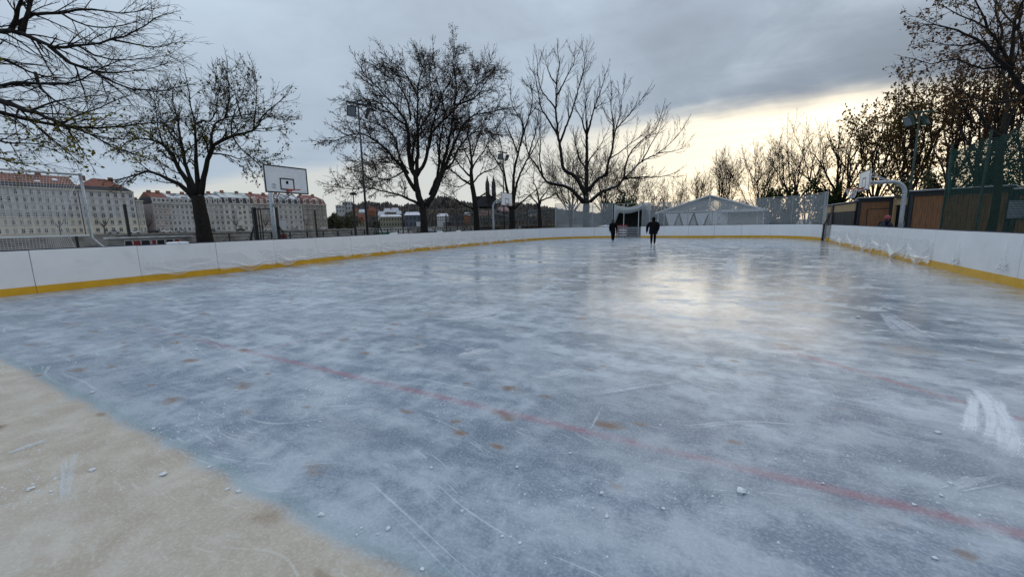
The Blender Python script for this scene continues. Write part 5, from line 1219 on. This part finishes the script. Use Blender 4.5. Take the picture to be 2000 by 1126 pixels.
def house(label, y0, y1, H, floors, cols, wall, roofm, mans_m=None, mansard=3.0, rise=4.0, gf=3.4, depth=15, x=BX, base=BZ, dorm=0, group='apartment houses across the river', ww=None, hip=0, stone=None, bay=None, snowpatch=False):
    th = thing('apartment_house', label, 'building', (x-depth/2, (y0+y1)/2, base), group); L_ = y1-y0; ym = (y0+y1)/2
    MB().box((x-depth/2, ym, base+H/2), (depth, L_-.05, H)).build('wall', wall, th)
    if stone is not None: MB().box((x+.06, ym, base+stone[1]/2), (.2, L_-.1, stone[1])).build('stone_base', stone[0], th)
    MB().box((x+.1, ym, base+H+.15), (.9, L_+.2, .4)).build('cornice', frame_m if stone is None else stone[0], th)
    zr = base+H+.35
    if mansard:
        MB().frus([(x+.3,y0,zr),(x+.3,y1,zr),(x-depth,y1,zr),(x-depth,y0,zr)][::-1], [(x-1.1,y0+hip*.3,zr+mansard),(x-1.1,y1-hip*.3,zr+mansard),(x-depth+1.2,y1-hip*.3,zr+mansard),(x-depth+1.2,y0+hip*.3,zr+mansard)][::-1]).build('mansard', mans_m or roofm, th)
    z2 = zr+mansard; xs_ = -1.1 if mansard else .5
    rf = MB().frus([(x+xs_,y0+hip*.3,z2),(x+xs_,y1-hip*.3,z2),(x-depth+1.2,y1-hip*.3,z2),(x-depth+1.2,y0+hip*.3,z2)][::-1], [(x-depth*.48,y0+.1+hip,z2+rise),(x-depth*.48,y1-.1-hip,z2+rise),(x-depth*.52,y1-.1-hip,z2+rise),(x-depth*.52,y0+.1+hip,z2+rise)][::-1]).build('roof', roofm, th)
    for f in (.2,.7): MB().box((x-depth*.4, y0+L_*f, z2+rise*.9), (.9,1.6,2.2)).build('chimney', M('chimney_brick', (.24,.12,.08), .9, .2, .5), rf)
    if snowpatch:
        for k in range(int(L_/4)):
            f = random.uniform(.15,.8); xx = x+xs_+(-depth*.48-xs_)*f; zz = z2+rise*f; yy = y0+random.uniform(1.5,L_-2)
            MB().box((xx, yy, zz+.12), (random.uniform(.8,2), random.uniform(1.5,4), .22), (-.75,0,rise/(depth*.48)*.75), (0,1,0), (rise/(depth*.48)*.75,0,.75)).build('snow_patch', snow_m, rf)
    fh = (H-gf)/(floors); ww_ = ww or min(2.1, L_/cols*.48)
    for i in range(floors):
        for k in range(cols): window(th, y0+L_*(k+.5)/cols, base+gf+fh*(i+.5), ww_, min(2.3, fh*.66), x+(.17 if stone is not None and gf+fh*(i+.5) < stone[1]+1 else 0))
        MB().box((x+.06, ym, base+gf+fh*i), (.22, L_-.2, .22)).build('string_course', wall, th)
    for k in range(cols): window(th, y0+L_*(k+.5)/cols, base+gf*.5, ww_*1.1, 1.9, x+(.17 if stone is not None else 0))
    if dorm:
        for k in range(dorm):
            yy = y0+L_*(k+.5)/dorm; dm = MB().box((x-.6, yy, zr+mansard*.5), (1.6, 1.7, mansard*.82)).build('dormer', frame_m if mans_m is not roofm else mans_m, th)
            a, g = winmesh(1.1, mansard*.5); o = inst('pane', g, dm, (x+.22, yy, zr+mansard*.48)); 
    if bay is not None:
        for f in bay: 
            by = y0+L_*f; MB().box((x+.6, by, base+H*.52), (1.2, 3.2, H*.62)).build('bay', wall, th)
            for i in range(1, floors): window(th, by, base+gf+fh*(i+.3), 1.6, 1.9, x+1.21)
    return th
grey_w = M('plaster_greyblue', (.58,.58,.59), .9, .1, .3); pink_w = M('plaster_pink', (.48,.41,.39), .9, .12, .3); lgrey_w = M('plaster_grey', (.50,.49,.465), .9, .12, .3)
white_w = M('plaster_cream', (.64,.625,.575), .9, .08, .3); brown_w = M('plaster_brown', (.25,.225,.19), .9, .12, .3); warm_w = M('plaster_warm', (.36,.325,.30), .9, .12, .3)
slate = M('roof_slate', (.035,.037,.045), .7, .25, .6); redr = M('roof_red', (.20,.075,.050), .8, .2, .6); reds = M('roof_red_snow', (.20,.07,.055), .8, .2, .6, col2=(.62,.63,.65), mixlo=.56, mixhi=.62)
greenr = M('roof_copper_snow', (.34,.41,.37), .7, .12, .4, col2=(.60,.63,.62), mixlo=.42, mixhi=.55); slates = M('roof_slate_snow', (.10,.10,.11), .7, .2, .5, col2=(.66,.67,.69), mixlo=.45, mixhi=.55)
stone_b = M('stone_cream', (.66,.62,.51), .9, .12, .3)
yA0, yA1, yA2 = yat(-60), yat(168), yat(273)
house('long grey-blue apartment house behind the catch net', yA0, yA1-.3, 18.9, 5, 15, grey_w, redr, slate, 1.8, 4.0, stone=(stone_b,7.6), snowpatch=True, gf=3.8)
house('grey-blue apartment house with orange-red hipped roof behind the lone post', yA1, yA2, 18.9, 5, 7, grey_w, redr, slate, 1.8, 4.0, stone=(stone_b,7.6), hip=7, gf=3.8)
house('narrow lower wing with tall windows at the corner of the grey-blue house', yA2+.2, yat(288), 15.0, 4, 2, lgrey_w, slate, None, 0, .8, stone=(stone_b,7.4), gf=3.8)
house('recessed grey side-street house in the gap between the blocks', yat(292), yat(330,-290), 17.5, 5, 6, lgrey_w, slate, None, 0, 1.2, x=-290, ww=1.0)
y3, y4, y5, y6, y7, y8, y9 = yat(306), yat(340), yat(392), yat(442), yat(498), yat(547), yat(594)
y10 = yat(641)
house('pinkish apartment house with slate mansard at the block corner', y3, y4, 14.2, 4, 4, pink_w, redr, slate, 2.8, 2.8, dorm=4, ww=1.2)
house('plain grey apartment house left of the lime trunk', y4, y5, 14.2, 4, 6, grey_w, slates, slate, 2.8, 2.8, dorm=6, ww=1.2, snowpatch=False)
house('grey apartment house with snowy roof right of the lime trunk', y5, y6, 14.8, 4, 5, lgrey_w, slates, slate, 3.0, 3, dorm=5, ww=1.5)
house('cream-white apartment house with pale copper-green roof and dormers', y6, y7, 15.2, 4, 5, white_w, greenr, slate, 3.2, 3.4, dorm=4, bay=(.5,), ww=1.6)
house('brown-grey apartment house with red snow-flecked roof behind the gate frame', y7, y8, 15.6, 4, 5, warm_w, reds, redr, 3.0, 3.2, dorm=4, bay=(.2,.8), ww=1.5)
house('pale grey apartment house with slate mansard under the backboard', y8, y9, 16.0, 4, 5, lgrey_w, slates, slate, 3.2, 3.4, dorm=4, ww=1.5)
house('dark brown corner apartment house with red mansard', y9, y10, 16.3, 4, 5, brown_w, reds, redr, 3.4, 3.0, dorm=4, ww=1.5, hip=4)
# parked cars on the far street
def car(px, col, label, x=-246.5, ln=4.3):
    y = yat(px, x); th = thing('parked_car', label, 'car', (x, y, BZ), 'cars parked on the far embankment')
    prof = [(-ln/2,.35),(-ln/2,.8),(-ln*.30,.92),(-ln*.18,1.42),(ln*.2,1.45),(ln*.33,.95),(ln/2,.82),(ln/2,.35)]
    m = MB(); m.frus([(x-.85,y+a,BZ+b_) for a, b_ in prof], [(x+.85,y+a,BZ+b_) for a, b_ in prof]); m.build('body', M('car_'+col, dict(white=(.7,.71,.72), black=(.015,.016,.02), silver=(.35,.37,.39), blue=(.05,.09,.17))[col], .3, .05, 2), th)
    MB().box((x+.87,y+.03,BZ+1.16), (.03,ln*.36,.34)).build('side_window', glass_m, th)
    for a in (-ln*.31, ln*.31):
        for s in (-.8,.8): MB().tube([(x+s-.1,y+a,BZ+.33),(x+s+.1,y+a,BZ+.33)], .33, 10).build('wheel', shoe_m, th)
for px, c_, l_ in ((222,'silver','silver car before the grey-blue house with hipped roof'),(262,'white','white car at the end of the grey-blue house'),(300,'black','black car in the gap between the blocks'),(325,'white','white car before the pinkish house'),(355,'silver','silver car before the plain grey house'),(412,'blue','blue car beside the lime trunk'),(470,'black','black car before the cream-white house'),(522,'white','white car framed by the gate frame'),(575,'silver','silver car before the pale grey house'),(632,'white','white car at the dark brown corner house')):
    car(px, c_, l_)
FB = 'small bare street trees across the river'
for i, px in enumerate((118,205,292,462,520,600)):
    d = (onx(px, hz(px), -243.5)-CAMP)@(R@np.array([0,0,-1.])); b0 = G(px, d, BZ)
    random.seed(900+i); limbs = []
    for k in range(7):
        a = k*.9+i; e = b0+np.array([math.cos(a)*2.6, math.sin(a)*2.6, 7+random.uniform(-1,1.5)]); limbs.append(([b0+[0,0,2.8], b0+np.array([math.cos(a)*1.4, math.sin(a)*1.4, 5]), e], .10, .03))
    make_tree(('small bare street tree seen through the catch net','small bare street tree before the grey-blue house with hipped roof','small bare street tree at the gap between the blocks','small bare street tree before the cream-white house','small bare street tree beside the nearer hoop pole','small bare street tree before the brown corner house')[i], b0, [b0, b0+[0,0,1.5], b0+[0,0,3]], .16, limbs, Prm(l1=1.8, dens=[1.0,1.2,0], rmin=.04, seg=[1,.9,.7,.5], maxlev=2, minl=.5), FB, 900+i, name='street_tree')
# willow-green tree by the corner house and a few more on the bank
def bank_shrub(label, px, x, top_y, wpx, seed, mat):
    d = (onx(px, hz(px), x)-CAMP)@(R@np.array([0,0,-1.])); return shrub(label, px, d, top_y, wpx, seed, mat, 3500, 1.1, 'willow', 'trees on the far bank')
dull = M('leaf_dullgreen', (.060,.062,.028), .8, .4, .4)
bank_shrub('dull green willow beside the dark brown corner house', 662, -262, 405, 46, 81, dull); bank_shrub('olive willow below the modern white block', 688, -300, 412, 40, 82, dull)
bank_shrub('dull green bush before the cream hall', 742, -330, 425, 30, 83, dull); bank_shrub('dark bush under the hillside houses', 712, -380, 418, 40, 84, leafb_m)
# wooded hills
hill_m = M('hill_wood', (.048,.040,.034), .95, .45, .05, col2=(.075,.055,.035), mixlo=.5, mixhi=.62)
def hill(name, prof, d0, depth, seed):
    """prof: (px, py) skyline at distance d0"""
    rs = np.random.default_rng(seed); m = MB(); px_ = np.arange(prof[0][0], prof[-1][0], 1.2); py_ = np.interp(px_, [p[0] for p in prof], [p[1] for p in prof])
    rows = 10; n = len(px_)
    for j in range(rows):
        f = j/(rows-1)
        for i in range(n):
            d = d0+depth*(f-.0); p = P(px_[i], py_[i], d0); top = p[2]; g = G(px_[i], d0-depth*(1-f)*.6)
            z = BZ-1+(top-BZ)*math.sin(f*math.pi/2)**.8; z += rs.uniform(-1,1)*min(3.2, d0*.0045)*(f > .05)
            m.v.append((g[0], g[1], max(-3.5,z)))
    for j in range(rows-1):
        for i in range(n-1): k = j*n+i; m.f.append((k,k+1,k+n+1,k+n))
    m.f += [(i+1+(rows-1)*n, i+(rows-1)*n, i+(rows-1)*n, i+1+(rows-1)*n)[:3] for i in ()]
    return m.top(name, hill_m, kind='structure')
hill('hill', [(640,425),(670,412),(690,402),(705,397),(722,392),(735,395),(748,397),(760,394),(775,400),(790,402),(800,398),(812,398),(830,390),(850,384),(875,384),(900,392),(935,398),(975,394),(1010,396),(1040,398),(1075,405),(1120,412),(1180,418)], 620, 180, 4)
hill('hill', [(560,440),(640,428),(700,418),(760,424),(830,410),(900,405),(980,410),(1080,415),(1200,422),(1300,424)], 480, 90, 5)
# houses on the slope
def slope_house(label, px, py0, py1, wpx, d, wall, roofm, rf=.4, rows=2, cols=3):
    s = d/FPX; c = P(px, py1, d); z0 = c[2]-6; z1 = 1.5+(hz(px)-py0)*s; h = z1-c[2]; fw = -np.array([c[0],c[1]])/np.hypot(c[0],c[1]); u = np.array([-fw[1], fw[0]]); u = u if u[0] > 0 else -u
    w_ = wpx*s; dp = w_*.7; th = thing('hillside_house', label, 'house', (c[0],c[1],z0), 'houses on the slope across the river'); ze = c[2]+h*(1-rf)
    MB().box((c[0]-fw[0]*dp/2, c[1]-fw[1]*dp/2, (z0+ze)/2), (w_, dp, ze-z0), (u[0],u[1],0), (fw[0],fw[1],0)).build('wall', wall, th)
    A = [np.array([c[0]+u[0]*sx_*w_*.53+fw[0]*(.4 if f_ else -dp-.4), c[1]+u[1]*sx_*w_*.53+fw[1]*(.4 if f_ else -dp-.4), ze]) for sx_, f_ in ((-1,1),(1,1),(1,0),(-1,0))]
    rd = [np.array([c[0]+u[0]*sx_*w_*.40-fw[0]*dp/2, c[1]+u[1]*sx_*w_*.40-fw[1]*dp/2, z1]) for sx_ in (-1,1)]
    m = MB(); m.poly([A[0],A[1],rd[1],rd[0]]).poly([A[2],A[3],rd[0],rd[1]]).poly([A[1],A[2],rd[1]]).poly([A[3],A[0],rd[0]]); m.build('roof', roofm, th)
    MB().box(rd[0]+[u[0]*w_*.15,u[1]*w_*.15,h*.02], (w_*.06,w_*.06,h*.14)).build('chimney', brown_w, th)
    for r_ in range(rows):
        for k in range(cols):
            q = np.array([c[0],c[1]])+u*w_*((k+.5)/cols-.5)+fw*.05; MB().box((q[0],q[1],c[2]+(ze-c[2])*(r_+.5)/rows), (w_/cols*.38,.12,(ze-c[2])/rows*.5), (u[0],u[1],0), (fw[0],fw[1],0)).build('window', glass_m, th)
    return th
ochre = M('plaster_ochre', (.34,.20,.08), .9, .15, .2); orng = M('plaster_orange', (.34,.13,.05), .9, .15, .2); offw = M('plaster_offwhite', (.50,.50,.49), .9, .08, .2); snowr = M('roof_snow', (.60,.60,.64), .8, .1, .2, col2=(.28,.18,.17), mixlo=.55, mixhi=.62); khaki = M('plaster_khaki', (.26,.235,.17), .9, .12, .2); slg = M('slate_grey_wall', (.09,.10,.125), .8, .15, .2)
S_ = slope_house
S_('modern white flat block on top of the slope', 680, 394, 410, 20, 560, offw, offw, .06, 2, 4)
S_('lower white modern block beside the flat block', 665, 401, 415, 16, 550, offw, M('flat_roof', (.3,.31,.32), .8, .1, .2), .08, 2, 3)
S_('ochre hillside house right of the modern block', 695, 406, 425, 11, 500, ochre, redr, .35)
S_('off-white hillside house below the ochre one', 708, 409, 428, 12, 470, offw, snowr, .3)
S_('wide red-roofed house at the foot of the slope', 705, 418, 444, 27, 400, khaki, redr, .62, 1, 5)
S_('orange hillside house behind the floodlight mast', 727, 404, 424, 13, 480, orng, redr, .4)
S_('second orange house with gabled roof', 738, 409, 424, 11, 470, ochre, redr, .45)
S_('grey-white house with snowy roof below the orange ones', 746, 413, 432, 14, 440, offw, snowr, .4)
S_('snow-roofed house high on the slope', 757, 407, 420, 14, 500, brown_w, snowr, .55)
S_('snow-roofed house beside the highest one', 772, 406, 421, 16, 490, khaki, snowr, .55)
S_('third snow-roofed house nearest the big tree', 781, 412, 424, 12, 470, warm_w, snowr, .5)
S_('long khaki hall with snowy roof behind the green boat', 765, 419, 443, 42, 380, khaki, snowr, .18, 2, 8)
S_('dark slate-grey hall with snow-white hipped roof', 807, 414, 443, 30, 370, slg, M('roof_pure_snow', (.66,.66,.70), .8, .06, .2), .22, 2, 4)
S_('pale house with snowy roof left of the slim tree', 865, 417, 432, 22, 420, offw, snowr, .35, 2, 5)
S_('orange-fronted house behind the bridge truss', 913, 415, 430, 12, 430, orng, snowr, .35)
S_('tan house behind the bridge truss', 948, 412, 432, 26, 440, khaki, M('roof_brown_red', (.16,.08,.06), .8, .15, .3), .4, 2, 4)
S_('rose-roofed house beside the farther hoop', 985, 404, 424, 26, 470, khaki, M('roof_rose', (.30,.19,.18), .8, .15, .3), .5, 2, 4)
S_('white-windowed house in front of the wooded hill', 1042, 410, 430, 20, 450, offw, slate, .3, 3, 4)
# twin-spired church on its rock
def church():
    d = 560; s = d/FPX; c = P(958, 398, d); z0 = c[2]-8; st = M('church_stone', (.045,.043,.046), .9, .2, .1)
    th = thing('twin_spired_church', 'dark twin-spired church on the hill above the bridge', 'church', (c[0],c[1],z0)); fw = -np.array([c[0],c[1]])/np.hypot(c[0],c[1]); u = np.array([-fw[1],fw[0]]); u = u if u[0] > 0 else -u
    U3 = (u[0],u[1],0); N3 = (fw[0],fw[1],0)
    def bx(nm, pxa, pxb, pyt, pyb, dp, parent=th):
        a = (pxa+pxb)/2-958; q = np.array([c[0],c[1]])+u*a*s; z1 = 1.5+(hz(958)-pyt)*s; zb = 1.5+(hz(958)-pyb)*s
        MB().box((q[0],q[1],(z1+zb)/2), ((pxb-pxa)*s, dp, z1-zb), U3, N3).build(nm, st, parent); return q, z1
    bx('nave', 929, 952, 388, 404, 14); q, z = bx('nave', 931, 950, 384, 388, 9)
    for pxa, pxb in ((949,957),(961,969)):
        q, z1 = bx('tower', pxa, pxb, 362, 404, 6); r = (pxb-pxa)*s/2
        tp = 1.5+(hz(958)-344)*s
        MB().frus([(q[0]+r*.95*math.cos(k*math.pi/4),q[1]+r*.95*math.sin(k*math.pi/4),z1) for k in range(8)], [(q[0]+.12*math.cos(k*math.pi/4),q[1]+.12*math.sin(k*math.pi/4),tp) for k in range(8)]).build('spire', st, th)
        for kx in (-1,1):
            w0 = q+u*kx*r*.78; MB().frus([(w0[0]+.8*math.cos(k*math.pi/2),w0[1]+.8*math.sin(k*math.pi/2),z1-.2) for k in range(4)], [(w0[0]+.06*math.cos(k*math.pi/2),w0[1]+.06*math.sin(k*math.pi/2),z1+5) for k in range(4)]).build('pinnacle', st, th)
    bx('gable_wall', 955, 963, 385, 404, 5)
church()
# railway truss bridge
by_ = 335.0; tr_m = M('bridge_steel', (.055,.065,.07), .6, .2, .3)
th = thing('railway_bridge', 'dark steel truss railway bridge spanning the river', 'bridge', (-150, by_, -4.2))
xa_, xb_ = -262., -30.; spans = 3; sl = (xb_-xa_)/spans; zd, zt_ = 5.5, 14.0
MB().box(((xa_+xb_)/2, by_+4, zd), (xb_-xa_, 9, 1.2)).build('deck', tr_m, th)
for k in range(spans+1): MB().box((xa_+sl*k, by_+4, .6), (4.5, 10, 9.4)).build('pier', M('pier_stone', (.15,.145,.135), .9, .2, .2), th)
for side in (0, 8):
    for k in range(spans):
        x0 = xa_+sl*k; n = 8; top = [(x0+sl*i/n, by_+side, zd+ (zt_-zd)*math.sin(math.pi*(i/n*.8+.1))) for i in range(n+1)]
        MB().tube([(x0+.3,by_+side,zd)]+top+[(x0+sl-.3,by_+side,zd)], .42, 5).build('top_chord', tr_m, th)
        for i in range(n+1): MB().tube([(top[i][0],by_+side,zd), top[i]], .22, 4).build('vertical', tr_m, th)
        for i in range(n):
            q1 = [(top[i][0],by_+side,zd), top[i+1]]; q2 = [(top[i+1][0],by_+side,zd), top[i]]
            MB().tube(q1 if i >= n//2 else q2, .2, 4).build('diagonal', tr_m, th); MB().tube(q2 if i >= n//2 else q1, .16, 4).build('diagonal', tr_m, th)
# moored boats
def boat(px, x, ln, hull, label):
    y = yat(px, x); th = thing('moored_boat', label, 'boat', (x,y,-4.2), 'boats moored across the river')
    MB().frus([(x-2,y-ln/2,-4.4),(x+2,y-ln/2,-4.4),(x+1.6,y+ln/2,-4.4),(x-1.6,y+ln/2,-4.4)], [(x-2.4,y-ln/2-.6,-2.2),(x+2.4,y-ln/2-.6,-2.2),(x+2,y+ln/2+1.4,-2.0),(x-2,y+ln/2+1.4,-2.0)]).build('hull', hull, th)
    MB().box((x,y-ln*.08,-.6), (3.4,ln*.62,3.2)).build('cabin', offw, th); MB().box((x,y-ln*.08,1.1), (3.8,ln*.66,.25)).build('cabin_roof', hull, th)
    for k in range(5): MB().box((x+1.72,y-ln*.33+k*ln*.125,-.4), (.06,ln*.08,1.2)).build('window', glass_m, th)
boat(757, -228, 24, M('hull_green', (.03,.16,.12), .5, .15, .4), 'green-hulled boat moored below the khaki hall')
boat(782, -226, 20, offw, 'white boat moored below the slate-grey hall')
boat(855, -222, 26, M('hull_teal', (.10,.17,.18), .5, .15, .4), 'pale teal boat moored left of the bridge')
# house groups further along the bank keep the horizon closed outside the frame
for o in bpy.data.objects:
    if '_o' in o: del o['_o']
